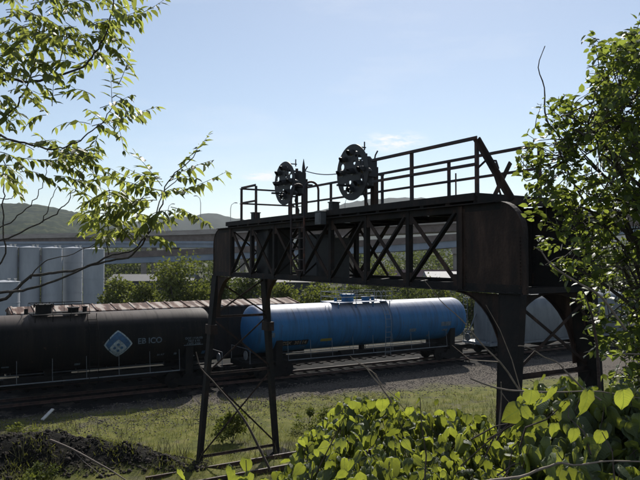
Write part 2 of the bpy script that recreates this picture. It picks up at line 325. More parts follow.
# ------------------------------------------------------------------ hills
def hill(name, ridge, D, depth, col, seed, extra=1.0):
    r_ = np.random.default_rng(seed); px = np.linspace(ridge[0][0], ridge[-1][0], 260)
    py = np.interp(px, [a for a, b in ridge], [b for a, b in ridge]); rows = 26; V = []
    ph = r_.uniform(0, 6.28, 8); fr = r_.uniform(.02, .25, 8)
    for j in range(rows):
        f = j/(rows-1)
        for i, x in enumerate(px):
            d = D-depth*(1-f); top = at(x, py[i], D)
            k = f**.8; X = (x-320)/F*d
            bump = sum(math.sin(X*fr[q]*.25+ph[q]+f*6*(q % 3)) for q in range(8))*1.3*math.sin(math.pi*min(f*1.02, 1)) + r_.uniform(-1, 1)*.9*extra
            V.append((X, d, max(-3, top.z*k+bump)))
    for i, x in enumerate(px): V.append(((x-320)/F*(D+depth), D+depth, -3))
    rows += 1; nn = len(px); ii = (np.arange(rows-1)[:, None]*nn+np.arange(nn-1)[None]).ravel()
    m = noise_mat(name+'_forest', col, .06, .95, 0, .05, detail=12, pos=(.35, .65), bump=1.0, bscale=.09)
    o = np_mesh(name, np.array(V), [np.stack([ii, ii+1, ii+1+nn, ii+nn], 1)], m, smooth=True); tag(o, kind='structure')
hill('hill_near', [(-500,215),(-250,196),(-60,204),(0,203.5),(22,203),(48,206.5),(80,213),(105,221),(130,230),(165,243),(185,257)], 850, 420,
     [(.006,.014,.009),(.016,.027,.014),(.048,.055,.026)], 3)
hill('hill_far', [(60,240),(100,228),(128,222),(150,221),(168,217),(176,215.5),(190,217),(203,214),(214,213.5),(226,216),(245,220),(275,217),(310,213),(335,206),(352,202),(372,199),(400,197.5),(425,198),(455,202),(500,209),(560,212),(640,214),(800,205),(1100,220)], 1700, 800,
     [(.010,.018,.014),(.026,.034,.022)], 5, 2)
# ------------------------------------------------------------------ railway tracks
def track(name, label, off, s0, s1, z=0, ties=90, headmat=None, tiemat=True):
    o = P0+B*off; t_ = thing(name, label, 'railroad track', (o.x, o.y, 0), ANG)
    for sy in (-.75, .75):
        m = MB(); m.box(s0, s1, sy-.07, sy+.07, z+.0, z+.02); m.box(s0, s1, sy-.012, sy+.012, z+.02, z+.12); m.box(s0, s1, sy-.035, sy+.035, z+.12, z+.15)
        ra = m.build('rail', headmat or M['rail'], t_)
    if ties:
        m0 = MB(); m0.box(-.11, .11, -1.3, 1.3, -.15, 0); first = m0.build('tie', M['tie'], t_)
        step = (s1-s0)/ties
        for i in range(ties):
            q = first if i == 0 else first.copy()
            if i: C.objects.link(q); q.parent = t_
            q.location = (s0+step*(i+.5), 0, z); q.rotation_euler = (0, 0, random.uniform(-.03, .03))
    return t_
track('railroad_track', 'railroad track carrying the black, blue and grey tank and hopper cars', 0, -30, 62, .06, 98)
track('railroad_track', 'railroad track under the boxcar with the striped rusty roof', 4.6, -30, 62, .06, 98)
old = P0-B*(17.8)
# ------------------------------------------------------------------ rail cars
def truck(parent, x):
    m = MB()
    for sy in (-1.0, 1.0):
        m.prism([(x-1.15,.62),(x-.95,.72),(x-.45,.74),(x-.3,.95),(x+.3,.95),(x+.45,.74),(x+.95,.72),(x+1.15,.62),(x+1.15,.42),(x+.75,.42),(x+.35,.3),(x-.35,.3),(x-.75,.42),(x-1.15,.42)], 'y', sy-.09, sy+.09)
        for dx in (-.18, 0, .18): m.cyl((x+dx, sy*1.0, .4), (x+dx, sy*1.0, .72), .07, 8)
    m.box(x-.25, x+.25, -1.0, 1.0, .5, .85)
    t_ = m.build('truck', M['under'], parent)
    for dx in (-.88, .88):
        w = MB()
        for sy in (-.75, .75):
            w.cyl((x+dx, sy-.06, .46+.21), (x+dx, sy+.06, .46+.21), .46, 24); w.cyl((x+dx, sy-.1, .67), (x+dx, sy-.05, .67), .49, 24)
        w.cyl((x+dx, -1.0, .67), (x+dx, 1.0, .67), .08, 8); w.cyl((x+dx, -1.14, .67), (x+dx, -1.06, .67), .13, 12); w.cyl((x+dx, 1.06, .67), (x+dx, 1.14, .67), .13, 12)
        w.build('wheelset', M['under'], t_, smooth=True)
def coupler(parent, x, s):
    m = MB(); m.box(min(x, x+s*.75), max(x, x+s*.75), -.09, .09, .78, .96)
    m.prism([(x+s*.72,-.14),(x+s*.98,-.2),(x+s*1.02,-.05),(x+s*.88,0),(x+s*1.0,.1),(x+s*.72,.16)], 'z', .72, 1.0)
    m.build('coupler', M['under'], parent)
def text_on(parent, name, s, size, mat, place, space=1.0):
    cu = bpy.data.curves.new(name, 'FONT'); cu.body = s; cu.size = size; cu.space_character = space; cu.extrude = .004; cu.offset = size*.012
    cu.align_x = 'CENTER'; cu.align_y = 'CENTER'
    o = bpy.data.objects.new(name, cu); C.objects.link(o); dg = bpy.context.evaluated_depsgraph_get()
    me = bpy.data.meshes.new_from_object(o.evaluated_get(dg)); bpy.data.objects.remove(o)
    bm = bmesh.new(); bm.from_mesh(me); bmesh.ops.triangulate(bm, faces=bm.faces)
    bm.to_mesh(me); bm.free()
    for v in me.vertices: v.co = place(v.co.x, v.co.y, v.co.z)
    me.materials.clear(); me.materials.append(mat); q = bpy.data.objects.new(name, me); C.objects.link(q); q.parent = parent; return q
def tank_car(label, s0, s1, mat, blue):
    cx = (s0+s1)/2; o = P0+T*cx; h = (s1-s0)/2; rt = 1.50; cz = 3.16
    c = thing('tank_car', label, 'rail car', (o.x, o.y, 0), ANG)
    # tank
    prof = []; hd = .55
    for i in range(9): a = math.pi/2*i/8; prof.append((-h+hd-hd*math.cos(a), rt*math.sin(a)))
    nring = 14
    for i in range(1, nring): prof.append((-h+hd+(2*h-2*hd)*i/nring, rt))
    for i in range(8, -1, -1): a = math.pi/2*i/8; prof.append((h-hd+hd*math.cos(a), rt*math.sin(a)))
    m = MB(); m.tube([(x, 0, cz) for x, r in prof], [max(r, .002) for x, r in prof], 64)
    tk = m.build('tank', mat, c, smooth=True)
    # weld seams
    m = MB()
    for i in range(1, 6):
        x = -h+hd+(2*h-2*hd)*i/6
        m.tube([(x-.02, 0, cz), (x+.02, 0, cz)], rt+.006, 64, cap=False)
    m.build('weld_seam', mat, tk, smooth=True)
    # underframe
    m = MB(); m.box(-h-.25, h+.25, -.28, .28, .88, 1.35); m.box(-h-.35, -h-.15, -1.45, 1.45, .95, 1.25); m.box(h+.15, h+.35, -1.45, 1.45, .95, 1.25)
    for x in (-h+1.7, h-1.7):
        m.prism([(-1.35,1.0),(1.35,1.0),(1.42,2.55),(1.1,2.15),(.6,1.85),(0,1.72),(-.6,1.85),(-1.1,2.15),(-1.42,2.55)], 'x', x-.22, x+.22)
    for sy in (-1, 1): m.prism([(-h-.3,sy*1.35),(-h+2.4,sy*1.35),(-h+2.4,sy*.3),(-h-.3,sy*.3)], 'z', 1.22, 1.27); m.prism([(h+.3,sy*1.35),(h-2.4,sy*1.35),(h-2.4,sy*.3),(h+.3,sy*.3)], 'z', 1.22, 1.27)
    m.cyl((-2.2, -.6, 1.25), (-.9, -.6, 1.25), .24, 12); m.box(.6, 1.2, -.9, -.5, 1.05, 1.4); m.cyl((0,0,cz-rt-.35),(0,0,cz-rt+.1), .2, 12)
    m.build('underframe', M['under'], c)
    for s in (-1, 1): truck(c, s*(h-1.6)); coupler(c, s*(h+.25), s)
    # side sill / running rail
    for sy in (-1, 1):
        m = MB(); y = sy*1.46
        m.tube([(-h+2.3, y, 1.28), (h-2.3, y, 1.28)], .03, 6)
        for i in range(9): x = -h+2.3+(2*h-4.6)*i/8; m.tube([(x, y, 1.28), (x, sy*1.34, 2.45)], .014, 5)
        m.build('side_handrail', M['grab'], c)
    # top platform
    mark0 = set(c.children); pl = 2.4 if blue else 1.45; sh = -.4 if blue else .5
    pm = mat if blue else M['under']
    m = MB(); m.box(-2.3, 2.3, -1.05, -.45, 4.66, 4.70); m.box(-2.3, 2.3, .45, 1.05, 4.66, 4.70); m.box(-2.3, -1.7, -.45, .45, 4.66, 4.70); m.box(1.7, 2.3, -.45, .45, 4.66, 4.70)
    for x in (-2.1, -.7, .7, 2.1):
        for sy in (-1, 1): m.bar((x, sy*1.0, 4.66), (x, sy*.95, 4.25), .05)
    m.build('platform', pm, c)
    m = MB(); zr = 5.36 if blue else 5.2
    for x in (-2.25, -.75, .75, 2.25):
        for sy in (-1, 1): m.tube([(x, sy*1.03, 4.7), (x, sy*1.03, zr)], .02, 6)
    for z in ((zr, 5.03) if blue else (zr,)):
        m.tube([(-2.25,-1.03,z),(2.25,-1.03,z)], .024, 6); m.tube([(-2.25,1.03,z),(2.25,1.03,z)], .024, 6)
        m.tube([(-2.25,-1.03,z),(-2.25,1.03,z)], .02, 6)
    m.build('platform_railing', M['grab'] if blue else M['under'], c)
    m = MB(); m.cyl((-.75,0,4.55),(-.75,0,5.12), .42, 24); m.cyl((-.75,0,5.12),(-.75,0,5.19), .47, 24)
    for k in range(8): a = k*math.pi/4; m.cyl((-.75+.47*math.cos(a), .47*math.sin(a), 5.02), (-.75+.47*math.cos(a), .47*math.sin(a), 5.22), .04, 6)
    m.build('manway', pm, c, smooth=True)
    m = MB(); m.cyl((.75,0,4.55),(.75,0,4.92), .28, 20); m.cyl((.75,0,4.92),(.75,0,4.97), .33, 20); m.build('valve', pm, c, smooth=True)
    m = MB(); m.cyl((1.35,0,4.6),(1.35,0,4.95), .12, 12); m.cyl((1.35,0,4.95),(1.35,0,5.0), .16, 12); m.build('valve', pm, c, smooth=True)
    m = MB(); m.cyl((-1.6,.2,4.6),(-1.6,.2,4.95), .1, 10); m.build('valve', pm, c, smooth=True)
    # ladder with curved tops, both sides
    for sy in (-1, 1):
        m = MB(); lx = 1.55
        for dx in (-.23, .23):
            pts = [(lx+dx, sy*1.50, 1.0)]+[(lx+dx, sy*(rt+.09)*math.cos(a), cz+(rt+.09)*math.sin(a)) for a in [R(q) for q in range(0, 56, 11)]]+[(lx+dx, sy*.95, 4.66)]
            pts += [(lx+dx, sy*.98, 5.25), (lx+dx, sy*.72, 5.42), (lx+dx, sy*.5, 5.2), (lx+dx, sy*.48, 4.7)] if blue else []
            m.tube(pts, .02, 6)
        for i in range(6): m.tube([(lx-.23, sy*1.52, 1.2+i*.35), (lx+.23, sy*1.52, 1.2+i*.35)], .014, 5)
        for i in range(1, 5): a = R(i*12); m.tube([(lx-.23, sy*(rt+.09)*math.cos(a), cz+(rt+.09)*math.sin(a)), (lx+.23, sy*(rt+.09)*math.cos(a), cz+(rt+.09)*math.sin(a))], .014, 5)
        m.build('ladder', M['grab'] if blue and sy < 0 else M['under'], c)
    for ch in c.children:
        if ch not in mark0:
            ch.location.x = sh
            if not blue and ch.name.startswith('platform'): ch.scale.x = .62
    # end grab irons
    for s in (-1, 1):
        m = MB()
        for sy in (-1.4, 1.4): m.tube([(s*(h+.3), sy, 1.25), (s*(h+.3), sy, 2.1)], .018, 6)
        m.tube([(s*(h+.3), -1.4, 2.1), (s*(h+.3), 1.4, 2.1)], .018, 6); m.cyl((s*(h+.34), -.8, 1.7), (s*(h+.3), -.8, 1.7), .28, 18)
        m.build('end_handrail', M['grab'], c)
    def place(x0, z0, out=.006):
        def f(x, y, z):
            # wrap onto the shell; y is arc length up from z0
            a = math.asin((z0-cz)/rt)+y/rt; r = rt+out+z; return (x0+x, -r*math.cos(a), cz+r*math.sin(a))
        return f
    def patch(nm, poly, x0, z0, mt, out):
        bm = bmesh.new(); f = bm.faces.new([bm.verts.new((x, y, 0)) for x, y in poly])
        bmesh.ops.triangulate(bm, faces=bm.faces); bmesh.ops.subdivide_edges(bm, edges=bm.edges, cuts=5, use_grid_fill=True)
        me = bpy.data.meshes.new(nm); pl = place(x0, z0, out)
        for v in bm.verts: v.co = pl(*v.co)
        bm.to_mesh(me); bm.free(); me.materials.append(mt); q = bpy.data.objects.new(nm, me); C.objects.link(q); q.parent = c; return q
    rect = lambda w, h_: [(-w/2,-h_/2),(w/2,-h_/2),(w/2,h_/2),(-w/2,h_/2)]
    if blue:
        patch('number_panel', rect(2.25, .42), -6.1, 2.30, M['plate_mark'], .004)
        text_on(c, 'lettering', 'UCLX  30114', .34, M['label_mark'], place(-6.1, 2.30, .010), 1.05)
        patch('data_panel', rect(.85, .22), -3.65, 2.36, M['yellow_mark'], .005)
        for dx, dz, ww, hh in ((-5.2,1.98,.5,.1),(3.4,2.6,.6,.25),(6.4,2.9,.9,.3),(6.4,2.45,.5,.16),(-1.9,2.1,.3,.16),(5.0,2.1,.2,.2),(-7.6,2.9,.3,.3),(1.9,2.0,.35,.1)): patch('stencil', rect(ww, hh), dx, dz, M['pale_mark'], .004)
    else:
        X = 3.32
        rd = lambda k: [(k*math.copysign(abs(math.cos(a))**1.7, math.cos(a)), k*math.copysign(abs(math.sin(a))**1.7, math.sin(a))) for a in [2*math.pi*i/28 for i in range(28)]]
        Zl = 2.98
        patch('logo', rd(.76), X, Zl, M['logo_white'], .003)
        patch('logo_field', rd(.67), X, Zl, M['logo_blue'], .007)
        patch('logo_diamond', [(a, b_-.2) for a, b_ in rd(.46)], X, Zl, M['logo_white'], .011)
        for dx, dz in ((0,-.02),(0,-.36),(-.19,-.2),(.19,-.2)):
            patch('logo_dot', [(dx+.08*math.cos(q*math.pi/6), dz+.075*math.sin(q*math.pi/6)) for q in range(12)], X, Zl, M['logo_blue'], .015)
        text_on(c, 'lettering', 'EB ICO', .44, M['pale_mark'], place(5.05, 3.06, .006), 1.0)
        text_on(c, 'lettering', '20 RT', .17, M['pale_mark'], place(5.75, 2.2, .006), 1.0)
        patch('data_panel', rect(1.15, .05), 7.6, 2.66, M['pale_mark'], .004)
        for r_, row in enumerate(['DOT 111A100', 'TEST 6 92', 'CAPY 2304']):
            text_on(c, 'lettering', row, .17, M['pale_mark'], place(7.6, 3.05-.16*r_, .006), 1.0)
        patch('placard', [(0,-.13),(.13,0),(0,.13),(-.13,0)], 7.75, 1.95, M['logo_white'], .004)
        patch('stencil', rect(.2, .26), 8.3, 2.15, M['logo_blue'], .004)
        for dx, dz, ww, hh in ((-6.2,2.3,.5,.12),(-2.2,2.15,.35,.1),(-7.9,3.0,.9,.3),(1.3,2.0,.3,.2),(6.6,2.2,.16,.16),(-4.1,2.5,.22,.14)): patch('stencil', rect(ww, hh), dx, dz, M['pale_mark'], .004)
    return c
tank_car('black tank car with a blue and white diamond emblem on its side', -19.2, -1.05, M['black_tank'], False)
tank_car('bright blue tank car behind the signal bridge', 1.35, 18.95, M['blue_tank'], True)
# gray covered hopper
def hopper():
    s0, s1 = 21.1, 38.8; h = (s1-s0)/2; o = P0+T*((s0+s1)/2)
    c = thing('hopper_car', 'pale grey covered hopper car beyond the right legs of the signal bridge', 'rail car', (o.x, o.y, 0), ANG)
    sec = [(-1.48,1.15),(-1.56,1.9),(-1.58,2.8),(-1.55,3.6),(-1.42,4.15),(-1.1,4.5),(-.5,4.68),(.5,4.68),(1.1,4.5),(1.42,4.15),(1.55,3.6),(1.58,2.8),(1.56,1.9),(1.48,1.15)]
    m = MB(); m.prism(sec, 'x', -h+1.1, h-1.1); m.build('body', M['gray_car'], c, smooth=True)
    m = MB(); m.box(-h-.2, h+.2, -1.5, 1.5, .95, 1.13); m.build('sill', M['gray_car'], c)
    for k in range(4):
        x = -h+3+(2*h-6)*k/3; b_ = MB()
        b_.add([(x-1.3,-1.2,.95),(x+1.3,-1.2,.95),(x+1.3,1.2,.95),(x-1.3,1.2,.95),(x-.35,-.5,.45),(x+.35,-.5,.45),(x+.35,.5,.45),(x-.35,.5,.45)], [(0,1,5,4),(1,2,6,5),(2,3,7,6),(3,0,4,7),(4,5,6,7),(0,3,2,1)])
        b_.build('hopper_chute', M['under'], c)
    for s in (-1, 1):
        m = MB(); 
        for sy in (-1.45, 1.45):
            for dy in (0, -.4 if sy > 0 else .4): m.bar((s*(h+.1), sy+dy, 1.1), (s*(h+.1), sy+dy, 4.5), .05)
            for i in range(9): m.bar((s*(h+.1), sy, 1.3+i*.38), (s*(h+.1), sy+(-.4 if sy > 0 else .4), 1.3+i*.38), .03)
            m.bar((s*(h+.1), sy, 4.5), (s*(h-1.2), sy*.7, 4.5), .06); m.bar((s*(h+.05), sy*.9, 1.1), (s*(h-1.1), sy*.9, 3.2), .08)
        m.build('end_ladder', M['gray_car'], c); truck(c, s*(h-1.6)); coupler(c, s*(h+.2), s)
    m = MB(); m.box(-h+1, h-1, -.35, .35, 4.72, 4.78)
    for k in range(10): m.box(-h+1.6+k*(2*h-3.6)/9, -h+2.0+k*(2*h-3.6)/9, -.7, .7, 4.66, 4.72)
    m.build('roof_walk', M['grab'], c)
hopper()
# boxcar with striped rusty roof
def boxcar():
    s0, s1 = -11.6, 6.9; h = (s1-s0)/2; o = P0+B*4.6+T*((s0+s1)/2)
    c = thing('boxcar', 'dark boxcar with a rust and white striped metal roof behind the tank cars', 'rail car', (o.x, o.y, 0), ANG)
    m = MB(); m.box(-h, h, -1.5, 1.5, 1.15, 4.42)
    for k in range(19): x = -h+.4+k*(2*h-.8)/18; m.box(x-.05, x+.05, -1.56, 1.56, 1.2, 4.38)
    m.build('body', M['box_side'], c)
    m = MB(); m.box(-1.6, 1.6, -1.62, -1.57, 1.2, 4.3); m.build('door', M['box_side'], c)
    rm, t, p = mat_base('striped_rust_roof', (.2,.1,.07), .8, 0, .2); n = t.nodes.new; l = t.links.new
    tc = n('ShaderNodeTexCoord'); sp = n('ShaderNodeSeparateXYZ'); l(tc.outputs['Object'], sp.inputs[0])
    nn = n('ShaderNodeTexNoise'); nn.inputs['Scale'].default_value = 1.4; nn.inputs['Detail'].default_value = 7; mp = n('ShaderNodeMapping'); mp.inputs['Scale'].default_value = (2.2, .35, 1)
    l(tc.outputs['Object'], mp.inputs[0]); l(mp.outputs[0], nn.inputs[0])
    a1 = n('ShaderNodeMath'); a1.operation = 'MULTIPLY'; a1.inputs[1].default_value = 2*math.pi/.62; l(sp.outputs[0], a1.inputs[0])
    a2 = n('ShaderNodeMath'); a2.operation = 'SINE'; l(a1.outputs[0], a2.inputs[0])
    a3 = n('ShaderNodeMath'); a3.operation = 'MULTIPLY_ADD'; l(a2.outputs[0], a3.inputs[0]); a3.inputs[1].default_value = .07; l(nn.outputs[0], a3.inputs[2])
    cr = n('ShaderNodeValToRGB'); e_ = cr.color_ramp.elements; e_[0].position = .38; e_[0].color = (.055,.025,.017,1); e_[1].position = .58; e_[1].color = (.34,.29,.25,1); q = e_.new(.48); q.color = (.11,.055,.038,1)
    l(a3.outputs[0], cr.inputs[0]); l(cr.outputs[0], p.inputs['Base Color'])
    m = MB(); m.prism([(-1.62,4.42),(-1.62,4.5),(0,4.78),(1.62,4.5),(1.62,4.42)], 'x', -h-.05, h+.05)
    for k in range(17):
        x = -h+.1+k*(2*h-.2)/16; m.prism([(-1.64,4.505),(-1.64,4.55),(0,4.83),(1.64,4.55),(1.64,4.505),(0,4.785)], 'x', x-.05, x+.05)
    m.build('roof', rm, c); m = MB(); m.box(-h-.2, h+.2, -1.4, 1.4, .95, 1.15); m.build('underframe', M['under'], c)
    for s in (-1, 1): truck(c, s*(h-2)); coupler(c, s*(h+.2), s)
boxcar()
# ------------------------------------------------------------------ signal bridge (local x = along track, y = along span away from camera, origin at near left corner foot)
T0 = Vector((-4.0, 24.9, 0))          # far left corner (t = 0); t grows towards the camera = -y
def build_bridge():
    br = thing('signal_bridge', 'dark rusty steel truss signal bridge on splayed legs above the rail yard', 'signal bridge', T0, ANG)
    W, SP, ZB, ZT, PL = 2.0, 15.0, 7.0, 8.72, 15/9
    S, SR, RL = M['steel'], M['steel_rust'], M['railing']
    Y = lambda t_: -t_
    for x in (0, W):
        sx = 1 if x == 0 else -1
        for nm, z in (('bottom_chord', ZB), ('top_chord', ZT)):
            m = MB(); a, b_ = (0.55, SP-.55) if z == ZT else (0, SP)
            d = 1 if z == ZB else -1
            m.box(x-.012, x+.012, -b_, -a, min(z, z+d*.15), max(z, z+d*.15)); m.box(x-.13, x+.13, -b_, -a, z-.012, z+.012)
            for k in range(60):
                yy = -(a+(b_-a)*(k+.5)/60)
                for off in (-.09, .09): m.box(x+off-.014, x+off+.014, yy-.014, yy+.014, z+.012, z+.022)
            m.build(nm, S, br)
        for e0 in (0, 1):        # end plates with rounded outer top corner
            ya, yb = (0, PL) if e0 == 0 else (SP, SP-PL); sg = 1 if e0 == 0 else -1; rr = .62
            arc = [(ya+sg*(rr-rr*math.cos(q)), ZT-rr+rr*math.sin(q)) for q in [R(i*10) for i in range(10)]]
            poly = [(ya, ZB)]+arc+[(yb, ZT), (yb, ZB)]
            m = MB(); m.prism([(-a, z) for a, z in poly], 'x', x-.008, x+.008)
            o_ = m.build('end_plate', SR if x == 0 else S, br)
            f = MB(); path = [(ya, ZB-.02)]+arc+[(yb, ZT)]
            for (a1, z1), (a2, z2) in zip(path[:-1], path[1:]): f.bar((x+sx*.05, -a1, z1), (x+sx*.05, -a2, z2), .15, .02, up=(0, -1e-3+(z2-z1)*sg, (a2-a1)*1))
            f.box(x-.05, x+.05, -max(yb, yb-sg*.12), -min(yb, yb-sg*.12), ZB+.02, ZT-.02)
            f.build('edge_flange', SR if x == 0 else S, o_)
            rv = MB()
            for k in range(15):
                z = ZB+.1+k*(ZT-ZB-.8)/14
                for yy in (ya+sg*.07, yb-sg*.18):
                    rv.box(x-.022, x+.022, -yy-.014, -yy+.014, z-.014, z+.014)
            rm_ = rv.build('rivets', SR); bm_ = bmesh.new(); bm_.from_mesh(o_.data); bm_.from_mesh(rm_.data); bm_.to_mesh(o_.data); bm_.free(); bpy.data.objects.remove(rm_)
        for i in range(1, 9):
            if x == W and 4 < i < 8: continue
            t1 = i*PL; m = MB(); m.angle((x+sx*.03, -t1, ZB+.012), (x+sx*.03, -t1, ZT-.012), .12, .016); pass
            m.build('vertical_post', S, br)
            for z in (ZB+.2, ZT-.2): g_ = MB(); g_.box(x-.015, x+.015, -t1-.17, -t1+.17, z-.12, z+.12); g_.build('gusset_plate', SR, br)
        for i in range(1, 8):
            if x == W and i > 4: continue
            t1, t2 = i*PL+.08, (i+1)*PL-.08
            m = MB(); m.angle((x-.03, -t1, ZB+.15), (x-.03, -t2, ZT-.12), .11, .016); m.bar((x-.005, -t1, ZB+.15), (x-.005, -t2, ZT-.12), .012, .13); m.build('diagonal_brace', S, br)
            m = MB(); m.angle((x+.03, -t2, ZB+.15), (x+.03, -t1, ZT-.12), .10, .016); m.build('diagonal_brace', SR, br)
    # cross frames between the two sides
    for i in range(0, 10):
        m = MB(); tt = min(max(i*PL, .06), SP-.06)
        for z in (ZB+.04, ZT-.05) if 0 < i < 9 else (ZB+.04,): m.angle((.02, -tt, z), (W-.02, -tt, z), .1, .014)
        if i < 9:
            m.bar((.05, -tt, ZB+.07), (W-.05, -tt-PL, ZB+.07), .07, .012); m.bar((W-.05, -tt, ZB+.075), (.05, -tt-PL, ZB+.085), .07, .012)
        if 0 < i < 5:
            m.bar((.05, -tt, ZB+.1), (W-.05, -tt, ZT-.1), .05, .014, up=(0,1,0)); m.bar((W-.05, -tt-.02, ZB+.1), (.05, -tt-.02, ZT-.1), .05, .014, up=(0,1,0))
        m.build('cross_frame', S, br)
    # deck
    m = MB()
    for k in range(9): x = -.12+k*(W+.24)/9; m.box(x, x+(W+.24)/9-.02, -13.9, -1.45, 8.87, 8.92)
    for t_ in np.arange(1.6, 13.9, .82): m.box(-.1, W+.1, -t_-.06, -t_+.06, 8.735, 8.868)
    m.box(-.14, -.122, -13.9, -1.45, 8.78, 8.93); m.box(W+.122, W+.14, -13.9, -1.45, 8.78, 8.93)
    m.box(-.121, W+.121, -13.92, -13.905, 8.74, 8.93)
    m.build('deck', S, br)
    # railings
    def railing(x, ts, tr0, tr1, ztop, parent=br):
        m = MB()
        m.angle((x, -tr0, ztop), (x, -tr1, ztop), .075, .02); m.angle((x, -tr0, ztop-.52), (x, -tr1, ztop-.52), .065, .018)
        r_ = m.build('railing', RL, parent)
        for t_ in ts:
            q = MB(); q.angle((x+.04, -t_, 8.86), (x+.04, -t_, ztop-.03), .065, .02); q.build('railing_post', RL, r_)
    railing(W+.08, (.45+1.6, 4.95, 7.8, 10.67, 13.57), 2.0, 13.6, 10.12)
    railing(-.08, (11.85, 13.88), 10.35, 13.9, 10.02)
    railing(-.08, (2.6, 3.76), 2.6, 3.76, 10.05)
    m = MB(); m.angle((-.04, -2.6, 10.03), (W+.04, -2.6, 10.03), .06, .018); m.angle((-.04, -2.6, 9.52), (W+.04, -2.6, 9.52), .055, .016); m.build('railing', RL, br)
    # slanting braces at the near end
    m = MB(); m.angle((-.06, -13.9, 10.0), (-.02, -14.75, 8.74), .11, .03); m.build('end_brace', SR, br)
    m = MB(); m.angle((.55, -13.75, 8.93), (1.0, -13.75, 9.62), .09, .03, up=(0,1,0)); m.bar((.45, -13.75, 9.62), (.75, -13.75, 8.93), .04, .02, up=(0,1,0)); m.build('end_brace', SR, br)
    m = MB(); m.tube([(-.06, -13.93, 9.42), (-.0, -14.1, 9.56), (.05, -14.3, 9.52), (.05, -14.36, 9.36)], .022, 6); m.tube([(.03,-13.2,8.92),(.03,-13.2,9.4)], .016, 6); m.build('bent_pipe', RL, br)
    # ladder with two hoops over the left edge
    for t_ in (7.5, 6.75):
        m = MB(); pts = [(-.34, -t_, 7.2), (-.34, -t_, 9.45)]+[(-.11-.23*math.cos(q), -t_, 9.55+.23*math.sin(q)) for q in [R(k*15) for k in range(13)]]+[(.12, -t_, 9.45), (.12, -t_, 8.92)]
        m.tube(pts, .032, 8); m.build('ladder_hoop', RL, br)
    m = MB()
    for k in range(7): m.tube([(-.34, -7.5, 7.3+k*.3), (-.34, -6.75, 7.3+k*.3)], .014, 6)
    m.build('ladder', RL, br)
    # boxes on and in the truss
    for (x0, x1, t1, t2, z0, z1, mt) in ((.55, 1.15, 5.7, 6.75, 7.08, 8.32, M['galv2']), (.5, 1.1, 6.85, 7.6, 7.08, 8.2, M['signal']), (.2, 1.0, 3.3, 4.2, 7.08, 8.55, M['signal']),
                                     (-.32, -.145, 8.05, 8.35, 8.55, 8.88, M['galv']), (-.1, .12, 8.4, 8.6, 8.925, 9.12, M['signal']), (-.1, .14, 3.5, 3.7, 8.925, 9.13, M['signal'])):
        m = MB(); m.box(x0, x1, -t2, -t1, z0, z1); m.box(x0-.02, x1+.02, -t2-.02, -t1+.02, z1, z1+.03)
        m.box(x0-.012, x0-.002, -t2+.05, -t1-.05, z0+.05, z1-.05)
        m.build('equipment_box', mt, br, bevel=.008)
    # legs
    for x in (0, W):
        so = -1 if x == 0 else 1
        for e0 in (0, 1):
            ye, sg = (0, 1) if e0 == 0 else (SP, -1)
            foot = x+so*.6; zf = -.05
            def L_(z): return (ZB-z)/(ZB-zf)
            m = MB()
            zs = [ZB-.012, 5.2, 3.5, zf]; ws_ = [.44, .34, .28, .24] if e0 == 0 else [.52, .44, .38, .32]
            for z1, z2, w1, w2 in zip(zs[:-1], zs[1:], ws_[:-1], ws_[1:]):
                x1, x2 = x+so*.6*L_(z1), x+so*.6*L_(z2)
                for xo in (-.07, .07):     # two webs
                    m.add([(x1+xo-.008, -(ye+sg*0), z1), (x1+xo+.008, -(ye), z1), (x1+xo+.008, -(ye+sg*w1), z1), (x1+xo-.008, -(ye+sg*w1), z1),
                           (x2+xo-.008, -(ye), z2), (x2+xo+.008, -(ye), z2), (x2+xo+.008, -(ye+sg*w2), z2), (x2+xo-.008, -(ye+sg*w2), z2)],
                          [(0,1,2,3),(7,6,5,4),(0,4,5,1),(1,5,6,2),(2,6,7,3),(3,7,4,0)])
                # flange faces
                m.bar((x1, -(ye+sg*.004), z1), (x2, -(ye+sg*.004), z2), .165, .02, up=(0,1,0)); m.bar((x1, -(ye+sg*w1), z1), (x2, -(ye+sg*w2), z2), .165, .02, up=(0,1,0))
            lg = m.build('leg', S, br)
            b_ = MB(); zj = 5.05; xj = x+so*.6*L_(zj); b_.box(xj-.14, xj+.14, -(ye+sg*.47) if sg > 0 else -(ye+.06), -(ye-.06) if sg > 0 else -(ye-.55), zj-.22, zj+.12)
            if e0 == 0: b_.build('splice_plate', SR, lg)
            f = MB(); f.box(foot-.5, foot+.5, -(ye+sg*.17)-.5, -(ye+sg*.17)+.5, -.6, .04); f.build('footing', M['tie'], lg)
            # curved knee bracket below the bottom chord (along the span)
            inner = ye+sg*.46; k = MB(); rx, rz_ = 1.25, 1.45; pts = []
            arc = [(inner+sg*rx-sg*rx*math.cos(q), ZB-.03-rz_+rz_*math.sin(q)) for q in [R(i*9) for i in range(11)]]
            poly = [(inner-sg*.02, ZB-.03)]+[(a, z) for a, z in arc][::-1]
            poly = [(inner, ZB-.03)]+[(a, z) for a, z in reversed(arc)]
            k.prism([(-a, z) for a, z in poly], 'x', x-.01+so*.02, x+.01+so*.02)
            for (a1, z1), (a2, z2) in zip(arc[:-1], arc[1:]): k.bar((x, -a1, z1), (x, -a2, z2), .16, .02, up=(0, (z2-z1)*sg, (a2-a1)))
            k.build('knee_bracket', SR, br)
